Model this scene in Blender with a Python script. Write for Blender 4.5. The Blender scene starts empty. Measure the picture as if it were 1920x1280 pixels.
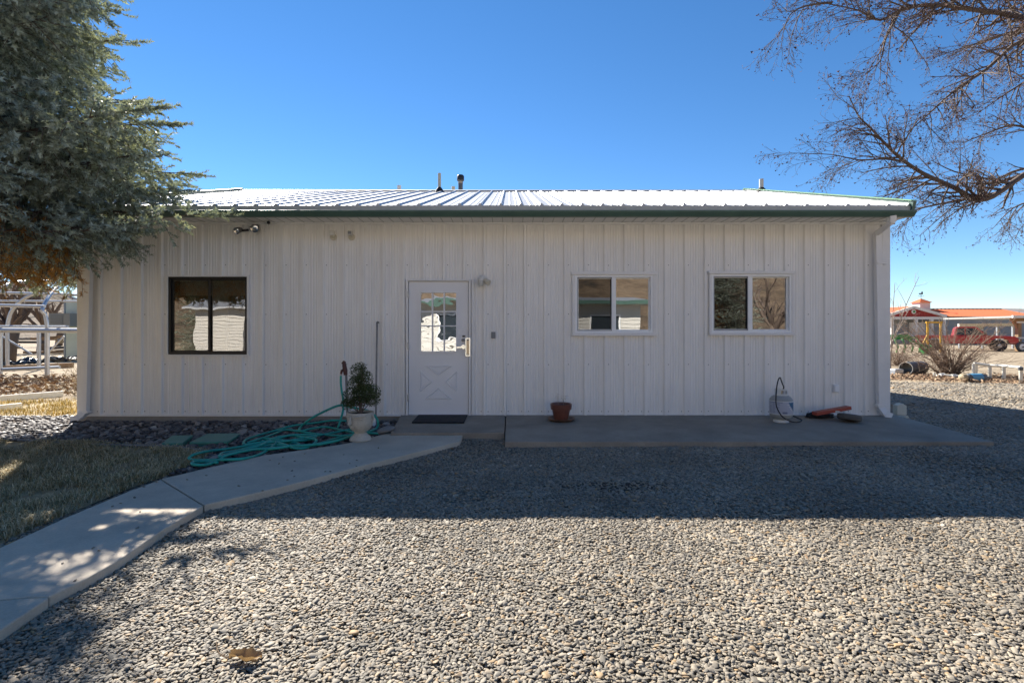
import bpy, bmesh, math, random
import numpy as np
from mathutils import Vector, Matrix, noise as mnoise
rnd = random.Random(7)
npr = np.random.default_rng(7)
S = bpy.context.scene
R = math.radians
# ------------------------------------------------------------------ camera
H = 1.41                      # camera height above the gravel
F = 960.0                     # focal length in photo pixels
cam_d = bpy.data.cameras.new('camera'); cam = bpy.data.objects.new('camera', cam_d)
S.collection.objects.link(cam); S.camera = cam
cam_d.sensor_width = 36; cam_d.lens = 18.0; cam_d.clip_end = 6000; cam_d.clip_start = 0.05
cam_d.shift_x = 5/1920; cam_d.shift_y = -20/1920
cam.location = (0, 0, H); cam.rotation_euler = (R(90), 0, 0)
# ------------------------------------------------------------------ world, sun, exposure
AZ, EL = R(32), R(37)         # the sun stands behind the building, to its left
w = bpy.data.worlds.new('World'); S.world = w; w.use_nodes = True
nt = w.node_tree; bg = nt.nodes['Background']
sky = nt.nodes.new('ShaderNodeTexSky'); sky.sky_type = 'NISHITA'; sky.sun_disc = False
sky.sun_elevation = EL; sky.sun_rotation = -AZ
sky.altitude = 2200; sky.air_density = 0.95; sky.dust_density = 0.0; sky.ozone_density = 2.0
hs = nt.nodes.new('ShaderNodeHueSaturation'); hs.inputs['Saturation'].default_value = 1.24
nt.links.new(sky.outputs[0], hs.inputs['Color']); nt.links.new(hs.outputs[0], bg.inputs[0]); bg.inputs[1].default_value = 0.067
sun_d = bpy.data.lights.new('sun', 'SUN'); sun = bpy.data.objects.new('sun', sun_d)
S.collection.objects.link(sun)
sun_d.energy = 4.5; sun_d.angle = R(0.5); sun_d.color = (1.0, 0.94, 0.85)
sun.rotation_euler = Vector((math.sin(AZ)*math.cos(EL), -math.cos(AZ)*math.cos(EL), -math.sin(EL))).to_track_quat('-Z', 'Y').to_euler()
sun.location = (-20, 30, 30)
S.view_settings.view_transform = 'Standard'; S.view_settings.look = 'None'
S.view_settings.gamma = 1; S.view_settings.exposure = 1.48
S.render.engine = 'CYCLES'
# ------------------------------------------------------------------ helpers
D = 7.9                       # distance of the front wall
PX = D/F
def WX(px): return (px-955)*PX
def WZ(py): return H+(620-py)*PX
def P(px, py, d): return Vector(((px-955)/F*d, d, H+(620-py)/F*d))
def G(px, py, z=0.0):
    d = F*(H-z)/(py-620); return Vector(((px-955)/F*d, d, z))
LOC = {}
def tag(o, label=None, cat=None, group=None, kind=None):
    if label: o['label'] = label
    if cat: o['category'] = cat
    if group: o['group'] = group
    if kind: o['kind'] = kind
    return o
def thing(name, label, cat, loc=(0, 0, 0), rz=0, group=None):
    o = bpy.data.objects.new(name, None); S.collection.objects.link(o)
    o.empty_display_size = 0.1
    o.location = loc; o.rotation_euler = (0, 0, rz); LOC[o.name] = Vector(loc)
    return tag(o, label, cat, group)
class MB:
    def __init__(s): s.v = []; s.f = []
    def add(s, vs, fs):
        n = len(s.v); s.v += [tuple(v) for v in vs]; s.f += [tuple(i+n for i in f) for f in fs]; return s
    def box(s, a, b):
        x0, y0, z0 = a; x1, y1, z1 = b
        return s.add([(x0,y0,z0),(x1,y0,z0),(x1,y1,z0),(x0,y1,z0),(x0,y0,z1),(x1,y0,z1),(x1,y1,z1),(x0,y1,z1)],
            [(0,3,2,1),(4,5,6,7),(0,1,5,4),(1,2,6,5),(2,3,7,6),(3,0,4,7)])
    def bar(s, a, b, wd, hg, up=(0,0,1)):
        a = Vector(a); b = Vector(b); t = (b-a).normalized(); u = Vector(up)
        if abs(t.dot(u)) > .98: u = Vector((0,1,0))
        sd = t.cross(u).normalized(); u = sd.cross(t)
        vs = []
        for p in (a, b):
            for i, j in ((-1,-1),(1,-1),(1,1),(-1,1)): vs.append(p+sd*i*wd/2+u*j*hg/2)
        return s.add(vs, [(0,1,2,3),(7,6,5,4),(0,4,5,1),(1,5,6,2),(2,6,7,3),(3,7,4,0)])
    def tube(s, pts, rad, n=6, cap=True, closed=False):
        pts = [Vector(p) for p in pts]; m = len(pts)
        if not hasattr(rad, '__len__'): rad = [rad]*m
        u = None; n0 = len(s.v); 
        for i, p in enumerate(pts):
            t = (pts[min(i+1, m-1)]-pts[max(i-1, 0)])
            if t.length < 1e-9: t = Vector((0,0,1))
            t.normalize()
            if u is None:
                u = t.orthogonal().normalized()
            else:
                u = (u-t*u.dot(t))
                u = u.normalized() if u.length > 1e-6 else t.orthogonal().normalized()
            vv = t.cross(u)
            for k in range(n):
                a = 2*math.pi*k/n; s.v.append(tuple(p+(u*math.cos(a)+vv*math.sin(a))*rad[i]))
        for i in range(m-1):
            for k in range(n):
                k2 = (k+1) % n
                s.f.append((n0+i*n+k, n0+i*n+k2, n0+(i+1)*n+k2, n0+(i+1)*n+k))
        if cap:
            s.f.append(tuple(n0+k for k in reversed(range(n)))); s.f.append(tuple(n0+(m-1)*n+k for k in range(n)))
        return s
    def lathe(s, prof, c=(0,0,0), n=24, ax='z', cap=True):
        n0 = len(s.v); c = Vector(c)
        for r, z in prof:
            for k in range(n):
                a = 2*math.pi*k/n; x, y = r*math.cos(a), r*math.sin(a)
                q = {'z': (x,y,z), 'y': (x,z,y), 'x': (z,x,y)}[ax]
                s.v.append(tuple(c+Vector(q)))
        for i in range(len(prof)-1):
            for k in range(n):
                k2 = (k+1) % n; f = (n0+i*n+k, n0+i*n+k2, n0+(i+1)*n+k2, n0+(i+1)*n+k)
                s.f.append(f if ax != 'y' else f[::-1])
        if cap:
            s.f.append(tuple(n0+k for k in reversed(range(n)))); s.f.append(tuple(n0+(len(prof)-1)*n+k for k in range(n)))
        return s
    def prism(s, poly, axis, a, b):          # polygon (2-D) extruded along an axis from a to b
        def q(u, v, w): return {'x': (w,u,v), 'y': (u,w,v), 'z': (u,v,w)}[axis]
        m = len(poly); vs = [q(u,v,a) for u,v in poly]+[q(u,v,b) for u,v in poly]
        fs = [tuple(range(m)), tuple(range(2*m-1, m-1, -1))]+[(i,(i+1)%m,(i+1)%m+m,i+m) for i in range(m)]
        return s.add(vs, fs)
    def ball(s, c, r, n=10, m=7, sq=(1,1,1)):
        prof = [(max(1e-4, math.sin(math.pi*i/m)), -math.cos(math.pi*i/m)) for i in range(m+1)]
        t = MB().lathe(prof, n=n); c = Vector(c)
        return s.add([(c.x+v[0]*r*sq[0], c.y+v[1]*r*sq[1], c.z+v[2]*r*sq[2]) for v in t.v], t.f)
    def build(s, name, mat, parent=None, smooth=False, local=False, bevel=0, label=None, fix=True):
        off = Vector((0,0,0)) if (parent is None or local) else LOC.get(parent.name, Vector((0,0,0)))
        me = bpy.data.meshes.new(name)
        me.from_pydata([(v[0]-off.x, v[1]-off.y, v[2]-off.z) for v in s.v], [], s.f); 
        if fix and len(s.f) < 60000:
            bm = bmesh.new(); bm.from_mesh(me); bmesh.ops.recalc_face_normals(bm, faces=bm.faces); bm.to_mesh(me); bm.free()
        me.materials.append(M[mat])
        if smooth:
            me.polygons.foreach_set('use_smooth', [True]*len(me.polygons))
            if smooth != 'all': me.set_sharp_from_angle(angle=R(40))
        o = bpy.data.objects.new(name, me); S.collection.objects.link(o)
        if bevel:
            bv = o.modifiers.new('bevel', 'BEVEL'); bv.width = bevel; bv.segments = 2; bv.limit_method = 'ANGLE'
        if parent is not None: o.parent = parent
        LOC[o.name] = off
        if label: o['label'] = label
        return o
def np_mesh(name, V, Fc, mat, parent=None, mats=None, midx=None, loc=None):
    """one mesh from numpy triangles"""
    off = np.array(LOC.get(parent.name, Vector((0,0,0)))) if parent is not None else np.zeros(3)
    me = bpy.data.meshes.new(name); V = V-off
    me.vertices.add(len(V)); me.vertices.foreach_set('co', V.astype(np.float32).ravel())
    k = Fc.shape[1]; me.loops.add(Fc.size); me.loops.foreach_set('vertex_index', Fc.astype(np.int32).ravel())
    me.polygons.add(len(Fc)); me.polygons.foreach_set('loop_start', np.arange(0, Fc.size, k, dtype=np.int32))
    me.update(calc_edges=True)
    for m in (mats or [mat]): me.materials.append(M[m])
    if midx is not None: me.polygons.foreach_set('material_index', midx.astype(np.int32))
    o = bpy.data.objects.new(name, me); S.collection.objects.link(o)
    if parent is not None: o.parent = parent
    LOC[o.name] = Vector(off); return o
def copy_tree(o, parent=None):
    c = o.copy(); S.collection.objects.link(c); c.parent = parent
    LOC[c.name] = LOC.get(o.name, Vector((0,0,0)))
    for ch in list(o.children): copy_tree(ch, c)
    return c
def in_poly(x, y, poly):
    ins = False; j = len(poly)-1
    for i in range(len(poly)):
        xi, yi = poly[i][:2]; xj, yj = poly[j][:2]
        if (yi > y) != (yj > y) and x < (xj-xi)*(y-yi)/(yj-yi)+xi: ins = not ins
        j = i
    return ins
def smooth_path(pts, n=6):
    pts = [Vector(p) for p in pts]; out = []
    for i in range(len(pts)-1):
        p0 = pts[max(i-1,0)]; p1 = pts[i]; p2 = pts[i+1]; p3 = pts[min(i+2,len(pts)-1)]
        for k in range(n):
            t = k/n; out.append(0.5*((2*p1)+(p2-p0)*t+(2*p0-5*p1+4*p2-p3)*t*t+(3*p1-p0-3*p2+p3)*t**3))
    return out+[pts[-1]]
# ------------------------------------------------------------------ materials
M = {}
def mat(name, col, rough=.6, metal=0, noise=None, bump=None, spec=.5, coat=0, island=0, objrand=0, trans=None):
    """noise=(scale, amount, [stretch xyz]) varies the colour; bump=(scale, strength)"""
    m = bpy.data.materials.new(name); m.use_nodes = True; M[name] = m
    n = m.node_tree.nodes; L = m.node_tree.links; b = n['Principled BSDF']
    b.inputs['Base Color'].default_value = (*col, 1); b.inputs['Roughness'].default_value = rough
    b.inputs['Metallic'].default_value = metal; b.inputs['Specular IOR Level'].default_value = spec
    b.inputs['Coat Weight'].default_value = coat
    out = None
    tc = n.new('ShaderNodeTexCoord'); 
    def mulcol(prev, fac_sock, lo, hi):
        mr = n.new('ShaderNodeMapRange'); L.new(fac_sock, mr.inputs[0]); mr.inputs[1].default_value = .25; mr.inputs[2].default_value = .75
        mr.inputs[3].default_value = lo; mr.inputs[4].default_value = hi
        mx = n.new('ShaderNodeVectorMath'); mx.operation = 'SCALE'; L.new(mr.outputs[0], mx.inputs['Scale'])
        if prev is None: mx.inputs[0].default_value = col
        else: L.new(prev, mx.inputs[0])
        return mx.outputs[0]
    if noise:
        for nz in (noise if isinstance(noise, list) else [noise]):
            mp = n.new('ShaderNodeMapping'); L.new(tc.outputs['Object'], mp.inputs[0])
            if len(nz) > 2: mp.inputs['Scale'].default_value = nz[2]
            t = n.new('ShaderNodeTexNoise'); t.inputs['Scale'].default_value = nz[0]; t.inputs['Detail'].default_value = 6
            t.inputs['Roughness'].default_value = .65
            L.new(mp.outputs[0], t.inputs[0]); out = mulcol(out, t.outputs[0], 1-nz[1], 1+nz[1])
    if island:
        g = n.new('ShaderNodeNewGeometry'); out = mulcol(out, g.outputs['Random Per Island'], 1-island, 1+island)
    if objrand:
        g = n.new('ShaderNodeObjectInfo'); out = mulcol(out, g.outputs['Random'], 1-objrand, 1+objrand)
    if out is not None: L.new(out, b.inputs['Base Color'])
    if bump:
        t = n.new('ShaderNodeTexNoise'); t.inputs['Scale'].default_value = bump[0]; t.inputs['Detail'].default_value = 5
        L.new(tc.outputs['Object'], t.inputs[0]); bp = n.new('ShaderNodeBump'); bp.inputs['Strength'].default_value = bump[1]
        bp.inputs['Distance'].default_value = bump[2] if len(bump) > 2 else .01
        L.new(t.outputs[0], bp.inputs['Height']); L.new(bp.outputs[0], b.inputs['Normal'])
    if trans:
        tr = n.new('ShaderNodeBsdfTranslucent'); tr.inputs[0].default_value = (*trans[1], 1)
        mx = n.new('ShaderNodeMixShader'); mx.inputs[0].default_value = trans[0]
        L.new(b.outputs[0], mx.inputs[1]); L.new(tr.outputs[0], mx.inputs[2]); L.new(mx.outputs[0], n['Material Output'].inputs[0])
    return m
def ramp_mat(name, stops, rough=.7, source='object', bump=None, scale=1.0, spec=.4):
    m = bpy.data.materials.new(name); m.use_nodes = True; M[name] = m
    n = m.node_tree.nodes; L = m.node_tree.links; b = n['Principled BSDF']; b.inputs['Roughness'].default_value = rough
    b.inputs['Specular IOR Level'].default_value = spec
    tc = n.new('ShaderNodeTexCoord')
    if source == 'object': g = n.new('ShaderNodeObjectInfo'); src = g.outputs['Random']
    elif source == 'island': g = n.new('ShaderNodeNewGeometry'); src = g.outputs['Random Per Island']
    elif source == 'voronoi':
        g = n.new('ShaderNodeTexVoronoi'); g.inputs['Scale'].default_value = scale; L.new(tc.outputs['Object'], g.inputs[0])
        sp = n.new('ShaderNodeSeparateColor'); L.new(g.outputs['Color'], sp.inputs[0]); src = sp.outputs[0]
    else:
        g = n.new('ShaderNodeTexNoise'); g.inputs['Scale'].default_value = scale; g.inputs['Detail'].default_value = 8; g.inputs['Roughness'].default_value = .7
        L.new(tc.outputs['Object'], g.inputs[0]); src = g.outputs[0]
    cr = n.new('ShaderNodeValToRGB'); el = cr.color_ramp.elements
    while len(el) < len(stops): el.new(.5)
    for e, (p, c) in zip(el, stops): e.position = p; e.color = (*c, 1)
    L.new(src, cr.inputs[0])
    tn = n.new('ShaderNodeTexNoise'); tn.inputs['Scale'].default_value = 9 if source == 'object' else 3; tn.inputs['Detail'].default_value = 5
    L.new(tc.outputs['Object'], tn.inputs[0])
    mr = n.new('ShaderNodeMapRange'); mr.inputs[1].default_value = .3; mr.inputs[2].default_value = .7; mr.inputs[3].default_value = .8; mr.inputs[4].default_value = 1.2
    L.new(tn.outputs[0], mr.inputs[0])
    sc = n.new('ShaderNodeVectorMath'); sc.operation = 'SCALE'; L.new(cr.outputs[0], sc.inputs[0]); L.new(mr.outputs[0], sc.inputs['Scale'])
    if source == 'object':
        gp_ = n.new('ShaderNodeNewGeometry'); t3 = n.new('ShaderNodeTexNoise'); t3.inputs['Scale'].default_value = .9; t3.inputs['Detail'].default_value = 6; L.new(gp_.outputs['Position'], t3.inputs[0])
        m3 = n.new('ShaderNodeMapRange'); m3.inputs[1].default_value = .3; m3.inputs[2].default_value = .7; m3.inputs[3].default_value = .70; m3.inputs[4].default_value = 1.1; L.new(t3.outputs[0], m3.inputs[0])
        s3 = n.new('ShaderNodeVectorMath'); s3.operation = 'SCALE'; L.new(sc.outputs[0], s3.inputs[0]); L.new(m3.outputs[0], s3.inputs['Scale']); sc = s3
    L.new(sc.outputs[0], b.inputs['Base Color'])
    if bump:
        bp = n.new('ShaderNodeBump'); bp.inputs['Strength'].default_value = bump[1]; bp.inputs['Distance'].default_value = bump[2]
        if source == 'voronoi': L.new(g.outputs['Distance'], bp.inputs['Height']); bp.invert = True
        else:
            t2 = n.new('ShaderNodeTexNoise'); t2.inputs['Scale'].default_value = bump[0]; t2.inputs['Detail'].default_value = 6
            L.new(tc.outputs['Object'], t2.inputs[0]); L.new(t2.outputs[0], bp.inputs['Height'])
        L.new(bp.outputs[0], b.inputs['Normal'])
    return m
def glass(name, refl, tint, wave=0, wscale=4):
    m = bpy.data.materials.new(name); m.use_nodes = True; M[name] = m
    n = m.node_tree.nodes; L = m.node_tree.links; n.remove(n['Principled BSDF'])
    gl = n.new('ShaderNodeBsdfGlossy'); gl.inputs['Roughness'].default_value = 0.0; gl.inputs[0].default_value = (.95,.95,.95,1)
    tr = n.new('ShaderNodeBsdfTransparent'); tr.inputs[0].default_value = (*tint, 1)
    lw = n.new('ShaderNodeFresnel'); lw.inputs[0].default_value = 1.5
    ad = n.new('ShaderNodeMath'); ad.operation = 'ADD'; ad.inputs[1].default_value = refl-.04; ad.use_clamp = True; L.new(lw.outputs[0], ad.inputs[0])
    mx = n.new('ShaderNodeMixShader'); L.new(ad.outputs[0], mx.inputs[0]); L.new(tr.outputs[0], mx.inputs[1]); L.new(gl.outputs[0], mx.inputs[2])
    L.new(mx.outputs[0], n['Material Output'].inputs[0])
    if wave:
        tc = n.new('ShaderNodeTexCoord'); t = n.new('ShaderNodeTexNoise'); t.inputs['Scale'].default_value = wscale; t.inputs['Detail'].default_value = 1
        L.new(tc.outputs['Object'], t.inputs[0]); bp = n.new('ShaderNodeBump'); bp.inputs['Strength'].default_value = 1; bp.inputs['Distance'].default_value = wave
        L.new(t.outputs[0], bp.inputs['Height']); L.new(bp.outputs[0], gl.inputs['Normal'])
mat('wall_white', (.85,.825,.785), .42, noise=[(.7,.06),(3,.07,(6,6,.35)),(14,.04,(5,5,.2))], bump=(2.5,.2,.012))
mat('trim_white', (.80,.78,.75), .45, noise=(3,.06))
mat('vinyl_white', (.88,.88,.87), .4, noise=(4,.03))
mat('door_white', (.80,.79,.79), .38, noise=(2,.03), bump=(1.5,.05,.01))
mat('bronze', (.025,.023,.022), .4, metal=.3)
mat('roof_metal', (.50,.51,.52), .5, metal=.7, noise=[(1.2,.07),(9,.05)], bump=(1.6,.15,.01))
mat('green_trim', (.075,.135,.11), .35, noise=(5,.12))
mat('green_light', (.22,.42,.22), .45)
mat('eave_strip', (.5,.5,.46), .5, noise=(5,.12))
mat('concrete_old', (.30,.28,.25), .9, noise=[(2,.15),(20,.08)], bump=(60,.25,.004))
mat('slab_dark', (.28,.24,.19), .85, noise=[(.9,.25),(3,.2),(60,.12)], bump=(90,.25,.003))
mat('slab_pale', (.54,.46,.36), .88, noise=[(.8,.16),(3,.16),(70,.12)], bump=(90,.25,.003))
mat('screw', (.25,.24,.22), .5, metal=.6)
mat('dark_room', (.12,.11,.10), .9)
mat('blind', (.60,.58,.54), .6)
mat('chrome', (.75,.73,.68), .18, metal=1)
mat('brass_plate', (.55,.45,.33), .35, metal=.8)
mat('dark_metal', (.05,.05,.055), .45, metal=.5)
mat('galv', (.48,.49,.50), .45, metal=.7, noise=(8,.15))
mat('steel_grey', (.22,.22,.22), .5, metal=.5, noise=(10,.2))
mat('rubber', (.015,.015,.017), .7, bump=(200,.3,.003))
mat('mat_black', (.012,.013,.016), .85, noise=(40,.2), bump=(160,.6,.006))
mat('lens', (.85,.85,.85), .12, metal=.9)
mat('lamp_white', (.7,.68,.63), .45, noise=(15,.1))
mat('lamp_glass', (.55,.55,.52), .1)
mat('beige', (.62,.57,.45), .6, noise=(12,.1))
mat('black', (.01,.01,.01), .4)
mat('grey_box', (.23,.24,.25), .5)
mat('terracotta', (.17,.062,.042), .32, noise=[(6,.2),(30,.15)])
mat('saucer', (.17,.085,.05), .45, noise=(12,.25))
mat('soil', (.05,.036,.026), .95, noise=(30,.4), bump=(60,.8,.02))
mat('dry_stem', (.33,.27,.18), .8)
mat('urn_stone', (.50,.45,.37), .9, noise=[(9,.16),(40,.12)], bump=(45,.4,.006))
mat('shrub_leaf', (.060,.085,.026), .6, island=.5, trans=(.2,(.10,.13,.03)))
mat('bark', (.14,.105,.08), .9, noise=(8,.3,(1,1,.3)), bump=(18,.8,.02))
mat('twig', (.13,.095,.075), .85, noise=(3,.25))
mat('seed', (.13,.062,.05), .85, island=.4)
mat('hose', (.02,.32,.255), .5, noise=[(3,.2),(25,.15)])
mat('lid_green', (.06,.24,.19), .5, noise=(10,.15))
mat('hydrant_red', (.09,.030,.024), .55, noise=(20,.25))
mat('tank_white', (.66,.66,.64), .4, noise=(6,.07))
mat('tank_grey', (.33,.33,.31), .45, noise=(8,.1))
mat('label_pale', (.42,.43,.50), .45)
mat('label_ink', (.16,.18,.27), .5)
mat('label_blue', (.015,.11,.23), .4)
mat('rust', (.16,.075,.045), .85, noise=(30,.4))
mat('red_paint', (.36,.062,.036), .45, noise=[(8,.15),(40,.1)])
mat('tyre_grey', (.10,.09,.078), .7, noise=(15,.2))
mat('jug', (.62,.61,.52), .5)
mat('wood', (.33,.20,.10), .75, noise=(6,.3,(1,1,.2)))
mat('edging', (.20,.20,.20), .7, noise=(8,.2))
mat('leaf_dry', (.24,.16,.09), .75, noise=(30,.2), trans=(.2,(.4,.25,.1)))
mat('barn_red', (.36,.035,.03), .6, noise=(1,.12))
mat('barn_roof', (.58,.13,.04), .85, noise=[(.6,.08),(4,.06)])
mat('barn_grey', (.25,.29,.32), .6, noise=(1,.1))
mat('barn_white', (.78,.76,.72), .6)
mat('truck_red', (.42,.018,.022), .3, coat=.6, noise=(2,.08))
mat('truck_glass', (.03,.04,.05), .05)
mat('farm_green', (.02,.24,.045), .4, noise=(4,.15))
mat('farm_yellow', (.62,.34,.02), .45, noise=(4,.15))
mat('pvc', (.78,.74,.64), .4, noise=(8,.08))
mat('pipe_grey', (.10,.11,.125), .5, noise=(4,.15))
mat('pale_panel', (.50,.60,.54), .35, noise=(1.5,.08))
mat('louver', (.24,.26,.25), .5)
mat('black_plastic', (.018,.019,.022), .28, bump=(6,.6,.05))
mat('siding', (.60,.58,.53), .6, noise=(1,.04))
mat('blue_label', (.12,.36,.55), .45)
mat('tan_paint', (.40,.32,.20), .7, noise=(5,.15))
ramp_mat('pebble', [(0,(.15,.13,.10)),(.15,(.21,.185,.148)),(.32,(.29,.25,.195)),(.5,(.25,.225,.18)),(.65,(.34,.285,.21)),(.8,(.38,.325,.245)),(.93,(.31,.23,.145)),(.97,(.42,.28,.14)),(1,(.50,.44,.35))], .7)
ramp_mat('river_stone', [(0,(.06,.055,.055)),(.35,(.11,.10,.10)),(.6,(.16,.14,.13)),(.82,(.22,.20,.185)),(.95,(.36,.32,.28)),(1,(.5,.46,.42))], .55, bump=(40,.2,.004))
ramp_mat('river_filler', [(0,(.05,.045,.045)),(.4,(.12,.105,.10)),(.8,(.2,.175,.16)),(1,(.34,.31,.28))], .65, source='island')
ramp_mat('gravel_bed', [(0,(.10,.09,.07)),(.5,(.19,.17,.135)),(1,(.30,.265,.21))], .9, source='voronoi', scale=36, bump=(0,.9,.02))
ramp_mat('gravel_far', [(0,(.20,.18,.15)),(.4,(.36,.32,.26)),(.7,(.44,.385,.31)),(1,(.55,.48,.39))], .9, source='voronoi', scale=22, bump=(0,.8,.03))
ramp_mat('yard_dirt', [(.3,(.20,.15,.095)),(.5,(.32,.25,.165)),(.7,(.40,.32,.215))], .95, source='noise', scale=.8, bump=(8,.9,.08))
ramp_mat('soil_bed', [(.3,(.045,.036,.03)),(.7,(.13,.10,.08))], .95, source='noise', scale=14, bump=(40,.8,.03))
ramp_mat('lawn_soil', [(.3,(.26,.20,.11)),(.7,(.46,.37,.22))], .95, source='noise', scale=9, bump=(50,.8,.02))
ramp_mat('dry_grass', [(0,(.20,.17,.06)),(.3,(.36,.29,.14)),(.65,(.55,.44,.25)),(1,(.68,.56,.36))], .8, source='island')
ramp_mat('gold_grass', [(0,(.22,.17,.03)),(.5,(.48,.32,.06)),(1,(.60,.43,.12))], .8, source='island')
ramp_mat('dead_leaves', [(0,(.12,.065,.035)),(.5,(.27,.16,.085)),(1,(.44,.31,.19))], .85, source='island')
ramp_mat('hill', [(.34,(.05,.042,.03)),(.46,(.13,.09,.055)),(.58,(.19,.135,.085)),(.7,(.07,.06,.04))], .95, source='noise', scale=.22, bump=(1.5,.8,.4))
ramp_mat('mesa', [(.3,(.20,.17,.16)),(.6,(.26,.22,.21))], .95, source='noise', scale=.01)
mat('needle', (.40,.455,.385), .6, island=.35, noise=[(1.1,.2),(6,.5)], trans=(.33,(.28,.29,.12)))
mat('needle_dead', (.42,.20,.05), .7, island=.35, trans=(.45,(.52,.28,.06)))
glass('pane', .32, (.62,.62,.6), .0006, 3)
glass('pane_screened', .12, (.35,.35,.35), .0006, 3)
glass('pane_tinted', .21, (.80,.76,.70), .0010, 3)
glass('pane_door', .46, (.5,.5,.5), .0016, 5)
# ------------------------------------------------------------------ ground
def sheet(name, poly, mt, z=None, thick=None, parent=None, kind='structure', label=None, sub=False):
    b = MB(); vs = [(p[0], p[1], (p[2] if z is None else z)) for p in poly]; m = len(vs)
    if thick:
        b.add(vs+[(x,y,zz-thick) for x,y,zz in vs], [tuple(range(m)), tuple(range(2*m-1,m-1,-1))]+[(i,i+m,(i+1)%m+m,(i+1)%m) for i in range(m)])
    else: b.add(vs, [tuple(range(m))])
    o = b.build(name, mt, parent)
    if kind and parent is None: o['kind'] = kind
    if label: o['label'] = label
    return o
# big ground: one sheet to the horizon, rising to a hillside behind the viewer
def gz(x, y):
    z = -.012
    if y < -26: z += .16*(-26-y)**1.12*min(1, (-26-y)/40)
    return z
xs = [-3000,-1200,-500,-200,-90,-50,-30,-18,-12,-8,-4,0,4,8,12,18,30,50,90,200,500,1200,3000]
ys = [-600,-400,-280,-200,-150,-110,-80,-60,-45,-35,-26,-18,-10,-4,0,4,8,12,18,30,50,90,200,500,1200,4000]
b = MB(); b.add([(x,y,gz(x,y) if abs(x) < 400 else gz(x,y)) for y in ys for x in xs],
    [(j*len(xs)+i, j*len(xs)+i+1, (j+1)*len(xs)+i+1, (j+1)*len(xs)+i) for j in range(len(ys)-1) for i in range(len(xs)-1)])
tag(b.build('ground', 'yard_dirt', smooth='all'), 'tan dirt yard stretching away around the building', None, None, 'structure')
gravel_poly = [(-7,-3),(9,-3),(16,6),(16.5,13.2),(11.5,13.8),(6,15.5),(2,15.5),(2,8),(-2.6,8),(-2.6,6),(-7,2)]
tag(sheet('gravel_drive', gravel_poly, 'gravel_bed', z=-.004), 'grey pea gravel drive in front of the building', None, None, 'structure')
tag(sheet('gravel_bounce_area', [(-11,-24),(24,-24),(24,3),(17,3),(9,-3),(-7,-3),(-11,-3)], 'gravel_far', z=-.006), 'unseen pale gravel added behind the viewer to bounce sunlight onto the wall', None, None, 'structure')  # pale gravel added out of view; its sunlit surface brightens the shaded front wall
# far mesa
b = MB(); n = 60; top = []; bot = []
for i in range(n):
    a = R(-75+150*i/(n-1)); r = 2300
    h = 1.41+r*(.034+.022*mnoise.noise(Vector((i*.35,3.1,0)))+.012*mnoise.noise(Vector((i*1.1,9,0))))
    if i < n*.42: h += r*.018
    bot.append((r*math.sin(a), r*math.cos(a), -2)); top.append(((r+260)*math.sin(a), (r+260)*math.cos(a), h))
mid = [((p[0]*.4+q[0]*.6),(p[1]*.4+q[1]*.6), q[2]*(.45+.1*mnoise.noise(Vector((k*.8,1,5))))) for k,(p,q) in enumerate(zip(bot,top))]
b.add(bot+mid+top, [(j*n+i,j*n+i+1,(j+1)*n+i+1,(j+1)*n+i) for j in range(2) for i in range(n-1)])
tag(b.build('mesa_hills', 'mesa', smooth='all'), 'distant purple brown mesa on the horizon', None, None, 'structure')
b = MB(); m_ = 40; b.add([(.95+.75*math.cos(6.2832*k/m_)*(1+.35*mnoise.noise(Vector((k*.5,1,0)))),4.62+.23*math.sin(6.2832*k/m_)*(1+.4*mnoise.noise(Vector((k*.5,7,0)))),.0) for k in range(m_)],[tuple(range(m_))])
tag(b.build('bare_soil','soil'),'dark damp soil patch showing through the gravel',None,None,'structure')
# concrete slabs of the path
path = thing('concrete_path', 'grey concrete walk and door slab along the building', None, (0,7,0)); path['kind'] = 'structure'
def slab(poly, mt, thick=.14, label=None):
    o = sheet('slab', poly, mt, None, thick, path); o['label'] = label
    bv = o.modifiers.new('bevel','BEVEL'); bv.width = .008; bv.segments = 2; bv.limit_method = 'ANGLE'
    return o
sl = WX(948.5)
slab([(sl+.006,D-.002,.116),(5.97,D-.002,.112),(5.93,6.26,.055),(sl+.0,6.16,.078)][::-1], 'slab_dark', label='wide dark concrete slab below the two white windows')
pad = [(WX(752),D-.002,.115),(sl-.008,D-.002,.115),(sl-.012,6.63,.095),(-1.53,6.6,.095)]
slab(pad[::-1], 'slab_dark', .16, label='concrete pad in front of the white door')
zw = .062
up = [G(726,811.5,zw),G(690,821,zw),G(650,831,zw),G(575,842,zw),G(495,853,zw),G(400,874,zw),G(325,892,zw)]
lo = [G(869,811.5,zw),G(862,827,zw),G(790,845,zw),G(700,867,zw),G(580,899,zw),G(470,926,zw),G(386,945,zw)]
slab([tuple(p) for p in up+[G(303,897,zw)]]+[tuple(p) for p in [G(383,946,zw)]+lo[::-1]], 'slab_pale', .12, label='angled walk slab with the stone urn on it')
B = [G(301,898.5,zw),G(240,921,zw),G(120,971,zw),G(0,1026,zw),G(-120,1085,zw),G(-5,1123.5,zw),G(50,1118,zw),G(93,1117,zw),G(160,1085,zw),G(223,1049,zw),G(309,990,zw),G(381,947.5,zw)]
slab([tuple(p) for p in B], 'slab_pale', .12, label='long walk slab in tree shade')
C = [G(-122,1087,zw),G(-330,1190,zw),G(-280,1360,zw),G(-100,1245,zw),G(0,1180,zw),G(92,1119,zw),G(50,1120,zw),G(-5,1125.5,zw)]
slab([tuple(p) for p in C], 'slab_pale', .12, label='walk slab beyond the crack at the left edge')
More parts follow.
